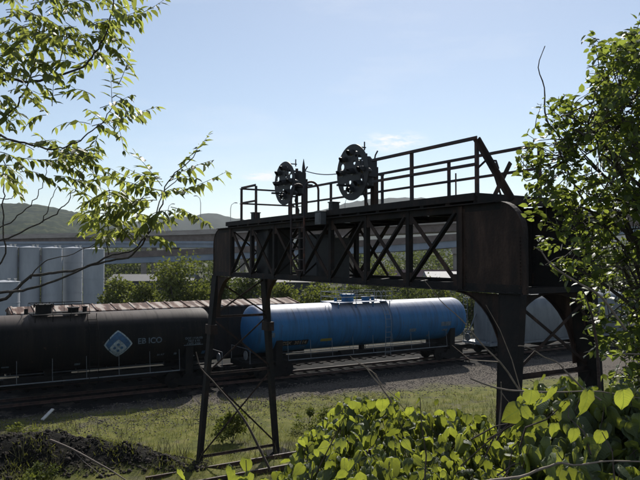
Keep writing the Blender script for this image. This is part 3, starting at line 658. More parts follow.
    # bracing between the legs of each tower
    for e0 in (0, 1):
        ye, sg = (0, 1) if e0 == 0 else (SP, -1); yy = -(ye+sg*.2)
        def X(side, z): l_ = (ZB-z)/(ZB+.05)*.6; return (-l_ if side == 0 else W+l_)
        for k, (z, mt) in enumerate(((5.45, SR), (3.35, SR), (.35, SR))):
            m = MB(); m.angle((X(0, z), yy, z), (X(1, z), yy, z), .09, .016); m.build('strut', mt, br)
        for za, zb in ((6.85, 5.5), (5.4, 3.42), (3.3, .4)):
            m = MB(); m.bar((X(0, za), yy+.03, za), (X(1, zb), yy+.03, zb), .06, .014, up=(0,1,0)); m.build('sway_brace', SR, br)
            m = MB(); m.bar((X(1, za), yy-.03, za), (X(0, zb), yy-.03, zb), .06, .014, up=(0,1,0)); m.build('sway_brace', SR, br)
        # curved portal plate under the truss
        m = MB(); arc = [(W/2-(W/2-.05)*math.cos(q), 6.3+.66*math.sin(q)) for q in [R(i*12) for i in range(16)]]
        m.prism([(0.02, ZB-.04), (.02, 6.3)]+arc+[(W-.02, 6.3), (W-.02, ZB-.04)], 'y', yy-.01, yy+.01) if e0 else None
        if e0: m.build('portal_plate', SR, br)
    return br
build_bridge()
# ------------------------------------------------------------------ position light signals
def ring_disc(R0, holes, th):
    cu = bpy.data.curves.new('disc', 'CURVE'); cu.dimensions = '2D'; cu.fill_mode = 'BOTH'; cu.extrude = th/2
    def circ(cx, cy, r, n_):
        sp = cu.splines.new('POLY'); sp.points.add(n_-1)
        for i in range(n_): a = 2*math.pi*i/n_; sp.points[i].co = (cx+r*math.cos(a), cy+r*math.sin(a), 0, 1)
        sp.use_cyclic_u = True
    circ(0, 0, R0, 48)
    for h in holes: circ(*h, 16)
    o = bpy.data.objects.new('disc', cu); C.objects.link(o); dg = bpy.context.evaluated_depsgraph_get()
    me = bpy.data.meshes.new_from_object(o.evaluated_get(dg)); bpy.data.objects.remove(o); return me
def signal(t_, zc, Rr, label, finial):
    p = T0-B*t_
    s = thing('position_light_signal', label, 'railroad signal', (p.x, p.y, 8.92), ANG, 'position light signals on the bridge deck')
    z = zc-8.92; S = M['signal']
    rr = Rr*.66; lamps = [(0, 0)]+[(rr*math.cos(R(a)), rr*math.sin(R(a))) for a in (0, 180, 90, 270, 45, 225)]
    holes = [(rr*1.02*math.cos(R(a)), rr*1.02*math.sin(R(a)), Rr*.115) for a in (22, 112, 135, 158, 202, 292, 315)]+[(Rr*.36*math.cos(R(a)), Rr*.36*math.sin(R(a)), Rr*.08) for a in (112, 292)]
    me = ring_disc(Rr, holes, .018)
    for v in me.vertices: v.co = (v.co.z, v.co.x, v.co.y+z)
    me.materials.clear(); me.materials.append(S); d = bpy.data.objects.new('disc', me); C.objects.link(d); d.parent = s
    for (ly, lz) in lamps:
        m = MB(); m.tube([(.012, ly, z+lz), (.10, ly, z+lz), (.20, ly, z+lz), (.26, ly, z+lz)], [.085, .085, .07, .03], 14); lb = m.build('lamp', S, s, smooth=True)
        h = MB(); n_ = 12   # hood: half cone
        vs = []
        for i in range(n_+1):
            a = R(-20+220*i/n_); ca, sa = math.cos(a), math.sin(a)
            lng = .17 if 0 <= sa else .17+.8*sa*.17
            vs += [(-.012, ly+.105*ca, z+lz+.105*sa), (-.012-lng*(.55+.45*max(sa, 0)), ly+.088*ca, z+lz+.088*sa-.015)]
        vs2 = [(a_, y_+(.006 if y_ > ly else -.006), z_+.006) for a_, y_, z_ in vs]
        k = len(vs); fs = [(2*i, 2*i+1, 2*i+3, 2*i+2) for i in range(n_)]
        fs += [tuple(k+j for j in reversed(f)) for f in fs]+[(1+2*i, k+1+2*i, k+3+2*i, 3+2*i) for i in range(n_)]
        h.add(vs+vs2, fs); h.build('hood', S, lb, smooth=True)
        g_ = MB(); g_.cyl((-.014, ly, z+lz), (-.018, ly, z+lz), .075, 16); g_.build('lens', M['lens'], lb)
    m = MB(); m.tube([(.42, 0, 0), (.42, 0, z+Rr*.72)], .045, 10); m.box(.30, .54, -.14, .14, 0, .03); m.build('mast', M['railing'], s, smooth=True)
    m = MB(); m.box(.62, .76, -.08, .08, 0, z+Rr*.25); m.box(.5, .9, -.2, .2, 0, .025); m.build('support_post', M['steel_rust'], s)
    m = MB()
    for dz in (-rr*.9, 0, rr*.9): m.bar((.02, 0, z+dz), (.44, 0, z+dz), .05); m.bar((.1, -rr, z+dz*.7), (.1, rr, z+dz*.7), .035)
    m.bar((.03, 0, z+Rr-.05), (.42, 0, z+Rr-.05), .03); m.tube([(.38, 0, z+Rr-.12), (.38, 0, z+Rr+.1)], .018, 6)
    m.bar((.42, 0, z+.05), (.68, 0, z+.05), .06); m.bar((-.42, -.1, z-.02), (.9, -.1, z-.02), .10, .05); m.bar((-.36, .15, z-Rr*.46), (.3, .15, z-Rr*.46), .08, .05)
    m.build('bracket', S, s)
    m = MB(); m.tube([(.50, .02, z-Rr*.55), (.50, .02, z-Rr*.45), (.5, .02, z+Rr*.42), (.5, .02, z+Rr*.62)], [.05, .15, .17, .07], 14); m.box(.36, .62, -.22, .2, z-.1, z+.34); m.build('terminal_housing', S, s, smooth=True)
    m = MB(); m.tube([(.5, .1, z-.1), (.46, .18, z-.5), (.55, .1, z-.8), (.5, .05, .03)], .022, 6); m.build('conduit', S, s); m = MB(); m.tube([(.2, .3, z+.1), (.35, .2, z-.25), (.5, .1, z-.35)], .02, 6); m.build('conduit', S, s); m = MB(); m.tube([(.68,0,z+.3),(.74,.02,z+Rr*.7),(.80,0,z+Rr*.86)], .02, 6); m.build('conduit', S, s)
    if finial:
        m = MB(); m.tube([(.66, 0, z+.1), (.66, 0, z+Rr*.8), (.66, 0, z+Rr*1.2)], [.06, .05, .008], 8); m.build('finial', S, s, smooth=True)
signal(5.7, 9.92, .66, 'smaller looking round black signal disc farther along the bridge, with a pointed finial', True)
signal(9.4, 9.84, .72, 'larger looking round black signal disc nearer along the bridge, beside the long railing', False)
def wire():
    a = T0-B*5.9+T*.6+Vector((0, 0, 10.32)); b_ = T0-B*9.1+T*.3+Vector((0, 0, 9.98)); pts = []
    for i in range(13): f = i/12; q = a.lerp(b_, f); q.z -= .22*4*f*(1-f)*.6; pts.append(q)
    tag(MB().tube(pts, .014, 5).build('cable', M['signal']), 'thin black cable sagging between the two round signals', 'cable')
wire()
#--MORE--
# ------------------------------------------------------------------ old rails near the bridge feet
def old_rail(p1, p2, label, r=.06):
    m = MB(); a, b_ = Vector(p1), Vector(p2)
    m.bar(a, b_, .13, .02); m.bar(a+Vector((0,0,.06)), b_+Vector((0,0,.06)), .02, .10); m.bar(a+Vector((0,0,.125)), b_+Vector((0,0,.125)), .07, .035)
    tag(m.build('old_rail', M['rail']), label, 'rail', 'abandoned rails in the grass')
f0 = T0-T*1.3-B*.9
old_rail(f0-T*1.5+Vector((0,0,.05)), f0+T*9+Vector((0,0,.05)), 'rusty abandoned rail in the grass just in front of the far bridge legs')
f1 = T0-T*4.5-B*2.2
old_rail(f1+Vector((0,0,.08)), f1+T*12+Vector((0,0,.06)), 'rusty abandoned rail nearest the camera at the foot of the bank')
# ------------------------------------------------------------------ storage silos
def silo(px, D, r, ztop, label, grp='upright storage silos'):
    c = at(px, 258, D); s = thing('silo', label, 'silo', (c.x, c.y, 0), 0, grp)
    m = MB(); m.tube([(0,0,0),(0,0,ztop-.12)], r, 40); m.build('shell', M['silo'], s, smooth=True)
    m = MB(); m.tube([(0,0,ztop-.118),(0,0,ztop-.06),(0,0,ztop+.06),(0,0,ztop+.10)], [r+.03, r+.03, .4, .02], 40); m.build('roof', M['silo'], s, smooth=True)
    m = MB()
    for k in range(1, 5): m.tube([(0,0,ztop*k/5-.03),(0,0,ztop*k/5+.03)], r+.025, 40)
    m.build('band', M['silo'], s, smooth=True)
    for vx in (.78, .35): m = MB(); m.cyl((r*vx,0,ztop-.05),(r*vx,0,ztop+.2), .09, 10); m.cyl((r*vx,0,ztop+.2),(r*vx,0,ztop+.26), .14, 10); m.build('vent', M['wood_pale'], s, smooth=True)
silo(7, 74, 1.14, 8.95, 'tall grey silo at the left edge of the silo row')
silo(29.5, 75, 1.14, 8.9, 'tall grey silo second from the left in the row')
silo(52, 76, 1.14, 8.85, 'tall grey silo in the middle of the row')
silo(73, 79, 1.1, 8.9, 'tall grey silo set slightly back, second from the right in the row')
silo(94, 77, 1.17, 8.75, 'tall grey silo at the right end of the row, beside the green trees')
silo(4, 66, 1.5, 5.35, 'short wide grey tank standing in front of the tall silos', 'short storage tanks')
silo(-30, 74, 1.14, 8.95, 'tall grey silo just off the left side of the row')
C_off = [o for o in bpy.data.objects if o.get('label') == 'tall grey silo just off the left side of the row'][0]
for ch in list(C_off.children): bpy.data.objects.remove(ch)
bpy.data.objects.remove(C_off)
# ------------------------------------------------------------------ elevated highways
def viaduct(label, pts, width, parts, pier_s, pier_w, gmat):
    """pts: list of (x, y, ztop); parts: (z0,z1,inset,material,name)"""
    P = [Vector(p) for p in pts]; v = thing('viaduct', label, 'highway bridge', (P[0].x, P[0].y, 0)); org = Vector((P[0].x, P[0].y, 0))
    for z0, z1, ins, mt, nm in parts:
        m = MB(); vs = []
        for i, p in enumerate(P):
            d = (P[min(i+1, len(P)-1)]-P[max(i-1, 0)]); d.z = 0; d.normalize(); nrm = Vector((-d.y, d.x, 0))
            lo = (-width/2+ins, width/2-ins) if nm != 'parapet' else (-width/2, -width/2+.35)
            for o_ in lo:
                for z in (z0, z1): vs.append(p-org+nrm*o_+Vector((0,0,z)))
        fs = []
        for i in range(len(P)-1):
            a, b_ = 4*i, 4*i+4; fs += [(a,b_,b_+1,a+1),(a+2,a+3,b_+3,b_+2),(a,a+2,b_+2,b_),(a+1,b_+1,b_+3,a+3)]
        fs += [(0,1,3,2), (4*len(P)-4, 4*len(P)-2, 4*len(P)-1, 4*len(P)-3)]
        m.add(vs, fs); m.build(nm, mt, v)
    bot = min(pp[0] for pp in parts)
    for i in range(len(P)-1):
        L0 = (P[i+1]-P[i]).length; n_ = max(1, int(L0/pier_s))
        for k in range(n_):
            q = P[i].lerp(P[i+1], (k+.5)/n_); dd = (P[i+1]-P[i]).normalized(); nr = Vector((-dd.y, dd.x, 0)); q0 = q-org
            m = MB(); zt = q.z+bot
            for sgn in (-1, 1): c = q0+nr*sgn*width*.27; m.tube([(c.x, c.y, 0), (c.x, c.y, zt-1.2)], pier_w/2, 10)
            a_, b_ = q0-nr*(width/2-.6), q0+nr*(width/2-.6); m.bar((a_.x, a_.y, zt-.62), (b_.x, b_.y, zt-.62), pier_w, 1.2)
            m.build('pier', M['conc'], v)
    return v
def vp(px, py, D): q = at(px, py, D); return (q.x, q.y, q.z)
viaduct('upper brown girder highway viaduct crossing behind the signal bridge',
        [vp(-330, 240, 215), vp(-60, 237, 205), vp(100, 233.5, 198), vp(200, 231, 192), vp(400, 222.5, 178), vp(585, 213, 168), vp(800, 203, 158)], 13,
        [(-.9, 0, 0, M['conc'], 'parapet'), (-1.3, -.9, 0, M['conc'], 'deck'), (-3.2, -1.3, 1.2, M['girder'], 'girder')], 26, 1.6, None)
viaduct('lower highway ramp with pale blue steel fascia under the upper viaduct',
        [vp(-330, 262, 160), vp(0, 257, 152), vp(160, 251, 145), vp(300, 244.5, 137), vp(400, 239, 131), vp(520, 230, 124), vp(800, 205, 110)], 10,
        [(-.75, 0, 0, M['girder'], 'parapet'), (-1.25, -.75, 0, M['girder'], 'deck'), (-2.5, -1.25, .3, M['conc_blue'], 'girder')], 20, 1.5, None)
viaduct('narrow middle highway ramp between the two viaducts, left of the bridge',
        [vp(-200, 243, 188), vp(130, 241.5, 174), vp(215, 241.5, 168), vp(330, 243, 158)], 8,
        [(-.6, 0, 0, M['conc_blue'], 'parapet'), (-1.6, -.6, .3, M['conc_blue'], 'girder')], 22, 1.2, None)
def street_lamp(px, pbase, ptop, D, s, label):
    b_, t_ = at(px, pbase, D), at(px, ptop, D); m0 = thing('street_lamp', label, 'street lamp', (b_.x, b_.y, b_.z-3), 0, 'street lamps on the viaducts')
    h = t_.z-b_.z+3; m = MB(); m.tube([(0,0,0),(0,0,h*.85),(s*.25,0,h*.95),(s*1.0,0,h)], [.14,.10,.08,.07], 6); m.build('pole', M['lamp'], m0)
    m = MB(); m.tube([(s*.9,0,h),(s*1.5,0,h+.06),(s*2.0,0,h-.02)], [.08,.16,.1], 6); m.build('lamp_head', M['lamp'], m0)
street_lamp(200.5, 232, 196, 190, -1, 'thin grey highway street lamp left of the signal bridge, farther from it')
street_lamp(230.5, 230, 203, 188, 1, 'thin grey highway street lamp just above the far end of the signal bridge')
street_lamp(168, 232, 204, 195, 1, 'thin grey highway street lamp half hidden behind the leafy branch')
street_lamp(345, 226, 198, 182, 1, 'thin grey highway street lamp seen below the nearer round signal')
# ------------------------------------------------------------------ foliage tools
def lance():
    """narrow leaflet: length 1 along +x, width ~.3, slightly folded; returns verts, tris, quads"""
    v = np.array([(0,0,0),(.3,0,-.03),(.66,0,-.06),(1,0,-.14),(.26,.13,.03),(.60,.115,.0),(.26,-.13,.03),(.60,-.115,.0)], float)
    return v, np.array([(0,4,1),(2,5,3),(0,1,6),(2,3,7)][:0]+[(0,1,4),(2,3,5),(0,6,1),(2,7,3)]), np.array([(1,2,5,4),(1,6,7,2)])
def ovate(w=.42):
    v = np.array([(0,0,0),(.3,0,-.02),(.66,0,-.07),(1,0,-.2),(.2,w*.82,.05),(.58,w*.8,.0),(.2,-w*.82,.05),(.58,-w*.8,.0)], float)
    return v, np.array([(0,1,4),(2,3,5),(0,6,1),(2,7,3)]), np.array([(1,2,5,4),(1,6,7,2)])
def heart():
    """big drooping vine leaf, 7 stations x 5"""
    st = [(-.10,.0),(-.03,.28),(.09,.40),(.26,.43),(.48,.36),(.72,.20),(1.06,.01)]
    v = []; px_, pz, ang = -.1, 0, .25
    for i, (u, w_) in enumerate(st):
        if i: du = u-st[i-1][0]; px_ += du*math.cos(ang); pz -= du*math.sin(ang); ang += .17
        for k, s in enumerate((-1, -.5, 0, .5, 1)):
            xx = px_-(.10 if abs(s) == 1 and i == 1 else 0)
            v.append((xx+(.02 if (i+k) % 2 else -.02)*(abs(s) == 1), s*w_, pz-(.07 if s == 0 else 0)-.16*(s*w_)**2*2+(.035 if abs(s) == .5 else 0)+(.02 if i % 2 else -.015)*(abs(s) == 1)))
    global HUV
    HUV = np.array([(u, s_*w_, 0) for u, w_ in st for s_ in (-1, -.5, 0, .5, 1)])
    q = [(5*i+k, 5*i+k+1, 5*i+k+6, 5*i+k+5) for i in range(6) for k in range(4)]
    return np.array(v, float), np.zeros((0, 3), int), np.array(q)
def frames(dirs, ups, roll):
    d = dirs/np.linalg.norm(dirs, axis=1, keepdims=True); s = np.cross(ups, d); s /= np.linalg.norm(s, axis=1, keepdims=True)+1e-9
    u = np.cross(d, s); c, sn = np.cos(roll)[:, None], np.sin(roll)[:, None]
    return d, s*c+u*sn, u*c-s*sn
def scatter(name, tmpl, pos, dirs, size, mat, parent=None, roll=None, ups=None, smooth=False, wj=0):
    v, tr, qd = tmpl; pos = np.asarray(pos, float); n_ = len(pos); dirs = np.asarray(dirs, float)
    ups = np.tile([0, 0, 1.0], (n_, 1)) if ups is None else ups
    dirs = dirs+rng.normal(0, 1e-3, dirs.shape); roll = np.zeros(n_) if roll is None else roll
    d, s, u = frames(dirs, ups, roll); size = np.asarray(size, float).reshape(-1, 1, 1)*np.ones((n_, 1, 1))
    wy = (1+wj*rng.uniform(-1, .8, (n_, 1, 1))); wz = (1+wj*rng.uniform(-1.6, 3.2, (n_, 1, 1)))
    V = pos[:, None]+size*(v[None, :, :1]*d[:, None]+v[None, :, 1:2]*wy*s[:, None]+v[None, :, 2:]*wz*u[:, None])
    off = (np.arange(n_)*len(v))[:, None, None]; fs = []
    if len(tr): fs.append((tr[None]+off).reshape(-1, 3))
    if len(qd): fs.append((qd[None]+off).reshape(-1, 4))
    o = np_mesh(name, V.reshape(-1, 3), fs, mat, parent, smooth)
    at_ = o.data.attributes.new('leafuv', 'FLOAT_VECTOR', 'POINT'); at_.data.foreach_set('vector', np.tile(v if name not in ('vine_leaves', 'ground_vines') else HUV, (n_, 1)).astype(np.float32).ravel())
    return o
def wiggle(p, q, n_, amp):
    pts = []
    for i in range(n_+1):
        f = i/n_; v = Vector(p).lerp(Vector(q), f)
        if 0 < i < n_: v += Vector((random.gauss(0, amp), random.gauss(0, amp), random.gauss(0, amp)))
        pts.append(v)
    return pts
# ------------------------------------------------------------------ left tree with pinnate leaves
def left_tree():
    tr = thing('pinnate_leaf_tree', 'leafy tree with long feather shaped leaves reaching in from the left edge', 'tree', (-3.2, 3.9, hgt(-3.2, 3.9)))
    org = Vector(tr.location)
    trunk = [Vector((-3.2, 3.9, 4.3)), Vector((-3.1, 3.95, 6.0)), Vector((-3.0, 4.0, 7.6)), Vector((-2.9, 4.1, 9.2)), Vector((-2.7, 4.2, 10.8))]
    MB().tube([p-org for p in trunk], [.13, .11, .09, .07, .04], 12).build('trunk', M['bark'], tr, smooth=True)
    paths = [  # (px,py,D) lists, base radius, tip radius
        ([(-165,150,4.1),(-60,100,4.1),(0,81,4.0),(28,82,4.0),(50,78,4.0),(78,69,4.0),(92,57,4.0),(104,38,3.9),(112,10,3.9),(114,-20,3.9)], .021, .006),
        ([(-165,120,4.2),(-60,82,4.3),(0,73,4.3),(30,76,4.2),(48,75,4.2),(60,60,4.1),(66,30,4.1)], .014, .004),
        ([(-165,190,4.3),(-50,150,4.3),(0,119,4.3),(14,108,4.3),(20,98,4.2),(30,80,4.2),(36,55,4.2),(40,20,4.2)], .016, .005),
        ([(-165,170,3.8),(-50,123,3.8),(0,135,3.8),(25,143,3.8),(52,149,3.8),(66,147,3.8),(84,138,3.8),(100,124,3.8),(112,108,3.8)], .017, .004),
        ([(-165,330,4.5),(-60,312,4.4),(0,300,4.3),(14,291,4.3),(32,277,4.3),(55,273,4.3),(78,270,4.2),(105,262,4.2),(128,257,4.2),(142,244,4.2),(153,226,4.1),(162,204,4.1),(168,182,4.1),(184,165,4.0),(200,150,4.0)], .026, .004),
        ([(-165,320,4.1),(-50,296,4.1),(0,293,4.1),(22,291,4.1),(48,283,4.1),(80,270,4.1),(112,255,4.0),(133,250,4.0),(146,236,4.0),(156,214,4.0),(163,192,4.0),(178,178,4.0)], .021, .004),
        ([(-165,270,3.9),(-40,246,3.9),(8,238,3.9),(30,228,3.9),(48,218,3.9),(62,208,3.9),(72,194,3.9),(80,178,3.9),(84,168,3.9)], .013, .003),
        ([(42,222,3.9),(48,210,3.9),(52,196,3.9),(58,186,3.9)], .006, .003),
        ([(-165,260,4.4),(-40,238,4.4),(4,226,4.4),(22,212,4.4),(36,198,4.4),(43,184,4.4),(48,168,4.4),(52,158,4.4)], .011, .003),
        ([(-40,190,4.2),(0,199,4.2),(11,198,4.2),(16,190,4.2),(15,180,4.2)], .006, .003),
        ([(-40,300,4.2),(2,262,4.2),(4,230,4.2),(3,205,4.2),(5,185,4.2),(3,160,4.2)], .012, .005),
        ([(108,258,4.1),(107,235,4.1),(108,212,4.1),(109,190,4.1),(100,180,4.1)], .007, .003),
        ([(30,278,4.3),(44,262,4.3),(66,256,4.3),(96,243,4.3),(112,232,4.2)], .008, .003),
        ([(-120,100,4.6),(-40,40,4.6),(0,20,4.6),(30,10,4.6),(60,-15,4.6)], .014, .005),
    ]
    for pts, r0, r1 in paths:
        P = [at(*p)-org for p in pts]
        # smooth resample
        Q = []
        for i in range(len(P)-1):
            a, b_, c, d = P[max(i-1, 0)], P[i], P[i+1], P[min(i+2, len(P)-1)]
            for k in range(4):
                t_ = k/4; Q.append(.5*((2*b_)+(-a+c)*t_+(2*a-5*b_+4*c-d)*t_*t_+(-a+3*b_-3*c+d)*t_**3)+Vector((random.gauss(0,.004), random.gauss(0,.006), random.gauss(0,.004))))
        r0 *= .55; r1 *= .6; Q.append(P[-1]); n_ = len(Q); MB().tube(Q, [r0+(r1-r0)*(i/(n_-1))**.7 for i in range(n_)], 8).build('branch', M['bark'], tr, smooth=True)
    Lf = [(124,19,165,-1),(105,45,133,72),(92,57,70,85),(52,106,54,76),(112,102,111,74),(92,126,156,107),(90,124,56,127),(95,98,66,92),(100,108,132,95),(98,135,93,163),(115,118,124,150),(46,115,26,126),
          (34,150,-4,143),(48,152,94,158),(60,150,106,172),(12,158,62,166),(178,165,208,136),(170,177,214,160),(174,193,226,172),(162,179,124,167),(162,186,136,154),(158,190,94,174),(157,200,110,206),(150,207,92,220),
          (171,207,208,224),(160,212,136,238),(168,182,196,178),(110,190,82,205),(108,200,128,188),(106,222,80,232),(110,230,132,240),(100,180,84,196),(100,180,118,176),(116,96,140,112),(80,140,62,160),(118,85,128,60),(112,12,138,8),(112,0,150,-12),
          (84,170,92,150),(84,168,72,158),(20,98,44,110),(30,80,52,96),(66,147,88,158),(40,160,80,176),(0,152,28,172),(20,172,58,186),(0,176,20,196),(70,180,104,190),(128,190,150,176),(140,200,166,192),(132,212,160,222),
          (112,108,142,118),(110,112,124,126),(104,122,88,110),(96,128,120,136),(60,148,40,136),(30,145,56,140),(150,226,178,214),(116,234,96,246),(130,178,110,168),(158,196,184,188),(146,232,128,226)]
    for _ in range(86): # dense upper left
        x, y = random.uniform(-30, 104), random.uniform(-25, 68); a = random.uniform(-.5, 1.2) if random.random() < .7 else random.uniform(2, 4); l_ = random.uniform(26, 48)
        if x > 80 and y > 50: continue
        Lf.append((x, y, x+l_*math.cos(a), y+l_*math.sin(a)*.7))
    for _ in range(10):
        x, y = random.uniform(-20, 22), random.uniform(78, 112); a = random.uniform(-.5, 1.2); Lf.append((x, y, x+30*math.cos(a), y+22*math.sin(a)))
    for _ in range(24):
        x, y = random.uniform(88, 158), random.uniform(190, 242); a = random.choice([random.uniform(-.6, .6), random.uniform(2.5, 3.7)]); Lf.append((x, y, x+26*math.cos(a), y+20*math.sin(a)))
    for _ in range(10):
        x, y = random.uniform(-20, 75), random.uniform(148, 180); a = random.uniform(-.3, .9); Lf.append((x, y, x+30*math.cos(a), y+20*math.sin(a)))
    rach = MB(); pos, dr, sz, rl = [], [], [], []
    for (x0, y0, x1, y1) in Lf:
        D = random.uniform(3.75, 4.35); D2 = D+random.uniform(-.22, .22); ln = math.hypot(x1-x0, y1-y0)
        n_ = max(4, int(ln/5.0)); sag = random.uniform(-6, -1) if y1 >= y0-8 else random.uniform(-2, 3); pts = []
        for i in range(n_+1):
            f = i/n_; pts.append(at(x0+(x1-x0)*f, y0+(y1-y0)*f+sag*4*f*(1-f), D+(D2-D)*f))
        rach.tube([p-org for p in pts], [.0026-.0015*i/n_ for i in range(n_+1)], 5)
        for i in range(1, n_+1):
            d = (pts[i]-pts[i-1]).normalized(); side = d.cross(Vector((0, 0, 1))).normalized()
            if side.length < .1: side = Vector((1, 0, 0))
            f = i/n_; taper = (.75+.5*math.sin(math.pi*min(f*.9+.1, 1)))
            for s in ((-1, 1) if i < n_ else (-1, 1, 0)):
                if random.random() < .06: continue
                droop = random.uniform(.15, 1.0) if abs(d.z) < .6 else random.uniform(-.1, .4)
                v = side*s*random.uniform(.55, 1.0)+d*(.45 if s else 1.2)+Vector((0, 0, -droop))+Vector((random.gauss(0,.12), random.gauss(0,.2), random.gauss(0,.12)))
                pos.append(tuple(pts[i]-org+Vector((0,0,random.gauss(0,.004))))); dr.append(tuple(v)); sz.append(random.uniform(.058, .082)*taper); rl.append(random.gauss(0, .5))
    rach.build('leaf_stalks', M['stalk_green'], tr)
    v, a, q = lance(); v = v.copy(); v[:, 1] *= 1.38
    scatter('foliage', (v, a, q), pos, dr, sz, M['leaf_l'], tr, np.array(rl), smooth=False)
left_tree()
# ------------------------------------------------------------------ right tree
def right_tree():
    base = Vector((3.05, 5.4, hgt(3.05, 5.4))); tr = thing('small_leaf_tree', 'dense small leaved tree filling the right edge beside the bridge', 'tree', base)
    org = base; top = Vector((3.2, 5.6, 10.2))
    tk = [base-org, Vector((3.0,5.4,5.6))-org, Vector((2.95,5.45,7.2))-org, Vector((3.1,5.5,8.7))-org, top-org]
    MB().tube(tk, [.08,.07,.055,.04,.015], 10).build('trunk', M['bark_red'], tr, smooth=True)
    edge_y = [15, 35, 50, 62, 82, 98, 104, 112, 126, 140, 150, 162, 176, 200, 222, 250, 280, 300, 322, 345, 370, 400, 440]
    edge_x = [640, 616, 606, 600, 600, 600, 566, 556, 552, 554, 552, 550, 548, 546, 560, 566, 592, 588, 592, 600, 616, 622, 640]
    twigs = MB(); pos, dr, sz, rl = [], [], [], []
    boughs = []
    def bough(px, py, D):
        e_ = at(px, py, D)-org; f = min(max((e_.z+org.z-5.6)/5.6, .1), .9); k = f*4; i = min(int(k), 3); q = tk[i].lerp(tk[i+1], k-i)
        pts = []
        for j in range(9):
            g_ = j/8; v_ = q.lerp(e_, g_); v_.z += .25*math.sin(math.pi*g_)+random.gauss(0, .02); v_.x += random.gauss(0, .025); v_.y += random.gauss(0, .03); pts.append(v_)
        pts[0] = q; MB().tube(pts, [.024-.0025*j for j in range(9)], 6).build('branch', M['bark'], tr, smooth=True); boughs.extend(pts[2:])
    for by in (60, 95, 120, 150, 185, 215, 250, 290, 330, 380):
        e0_ = np.interp(by, [15,35,50,82,98,112,150,200,222,280,345,400], [640,616,606,600,600,556,552,546,562,592,604,630])
        for kk in range(2): bough(e0_+random.uniform(8, 40)+kk*25, by+random.uniform(-12, 12), random.uniform(4.9, 6.3))
    def cluster(px, py, D, spread, nlf, conn=True):
        c = at(px, py, D); 
        dirv = Vector((random.gauss(-.3, .7), random.gauss(-.2, .6), random.gauss(.15, .5))).normalized()
        a = c-dirv*spread
        if conn:
            q = min(boughs, key=lambda u: (u-(a-org)).length)
            if (q-(a-org)).length < .75:
                pts = wiggle(q, a-org, 5, .05); twigs.tube(pts, [.006, .0055, .005, .0045, .004, .0035], 5)
        st = wiggle(a-org, c+dirv*spread-org, 3, spread*.12); twigs.tube(st, [.004, .003, .003, .002], 4)
        for _ in range(nlf):
            f = random.random(); k = f*3; i = min(int(k), 2); p = st[i].lerp(st[i+1], k-i)
            v = Vector((random.gauss(0, 1), random.gauss(0, 1), random.gauss(-.35, .6)))+dirv*.8
            pos.append(tuple(p+Vector((random.gauss(0,.03), random.gauss(0,.03), random.gauss(0,.03))))); dr.append(tuple(v)); sz.append(random.uniform(.05, .088)); rl.append(random.gauss(0, .7))
    n_ = 0
    while n_ < 1300:
        py = random.uniform(20, 430); px = random.uniform(515, 760); e_ = np.interp(py, edge_y, edge_x)
        e_ += random.gauss(0, 9)
        if math.sin(px*.085+1.7*math.sin(py*.05))*math.sin(py*.075+1.3*math.sin(px*.06)) < -.30 and px < 655: continue
        if px < e_: continue
        dens = 1.0
        if 570 < px < 618 and 160 < py < 218: dens = .34
        if 205 < py < 330 and px < 598: dens = .5
        if 590 < px < 628 and 278 < py < 300: dens = .25
        if py > 300 and px < 625: dens = min(dens, .40)
        if py > 345 and px < 640: dens = .22
        if px > 622: dens = max(dens*.8, .5)
        if random.random() > dens: continue
        D = random.uniform(4.7, 6.6) if px > 590 else random.uniform(5.0, 5.9)
        cluster(px, py, D, random.uniform(.08, .17), random.randint(9, 17), n_ % 2 == 0); n_ += 1
    for (px, py) in ((519,160),(526,153),(533,163),(524,170),(543,160),(540,178),(536,190),(556,108),(562,114),(570,108),(575,118),(604,52),(596,80),(612,44),(625,38),(632,48),(555,268),(562,262),(570,268),(552,225),(560,226),(600,88),(610,70),(618,60)):
        cluster(px, py, 5.4, .09, 14)
    for pts in ([(668,230),(640,205),(615,188),(597,168),(580,150)], [(668,260),(632,236),(600,215),(575,205),(545,190)], [(660,190),(640,150),(622,118),(606,90)], [(650,320),(625,300),(598,280),(575,268)]):
        Q = [at(x, y, 5.4)-org for x, y in pts]; twigs.tube(Q, [.02, .016, .012, .009, .004][:len(Q)], 6)
    twigs.build('twigs', M['bark'], tr)
    scatter('foliage', ovate(.33), pos, dr, sz, M['leaf_r'], tr, np.array(rl))
    s2 = thing('sapling', 'slender reddish sapling stem rising through the vines at the right edge', 'sapling', at(607, 520, 3.9)); o2 = Vector(s2.location)
    MB().tube([at(x, y, 3.9)-o2 for x, y in ((607,520),(606,470),(602,420),(599,380),(597,345),(592,315),(583,290))], [.014,.013,.012,.010,.008,.006,.003], 7).build('stem', M['bark_red'], s2, smooth=True)
    MB().tube([at(x, y, 3.9)-o2 for x, y in ((601,410),(580,402),(548,390),(530,380))], [.006,.005,.004,.002], 5).build('branch', M['bark_red'], s2)
right_tree()
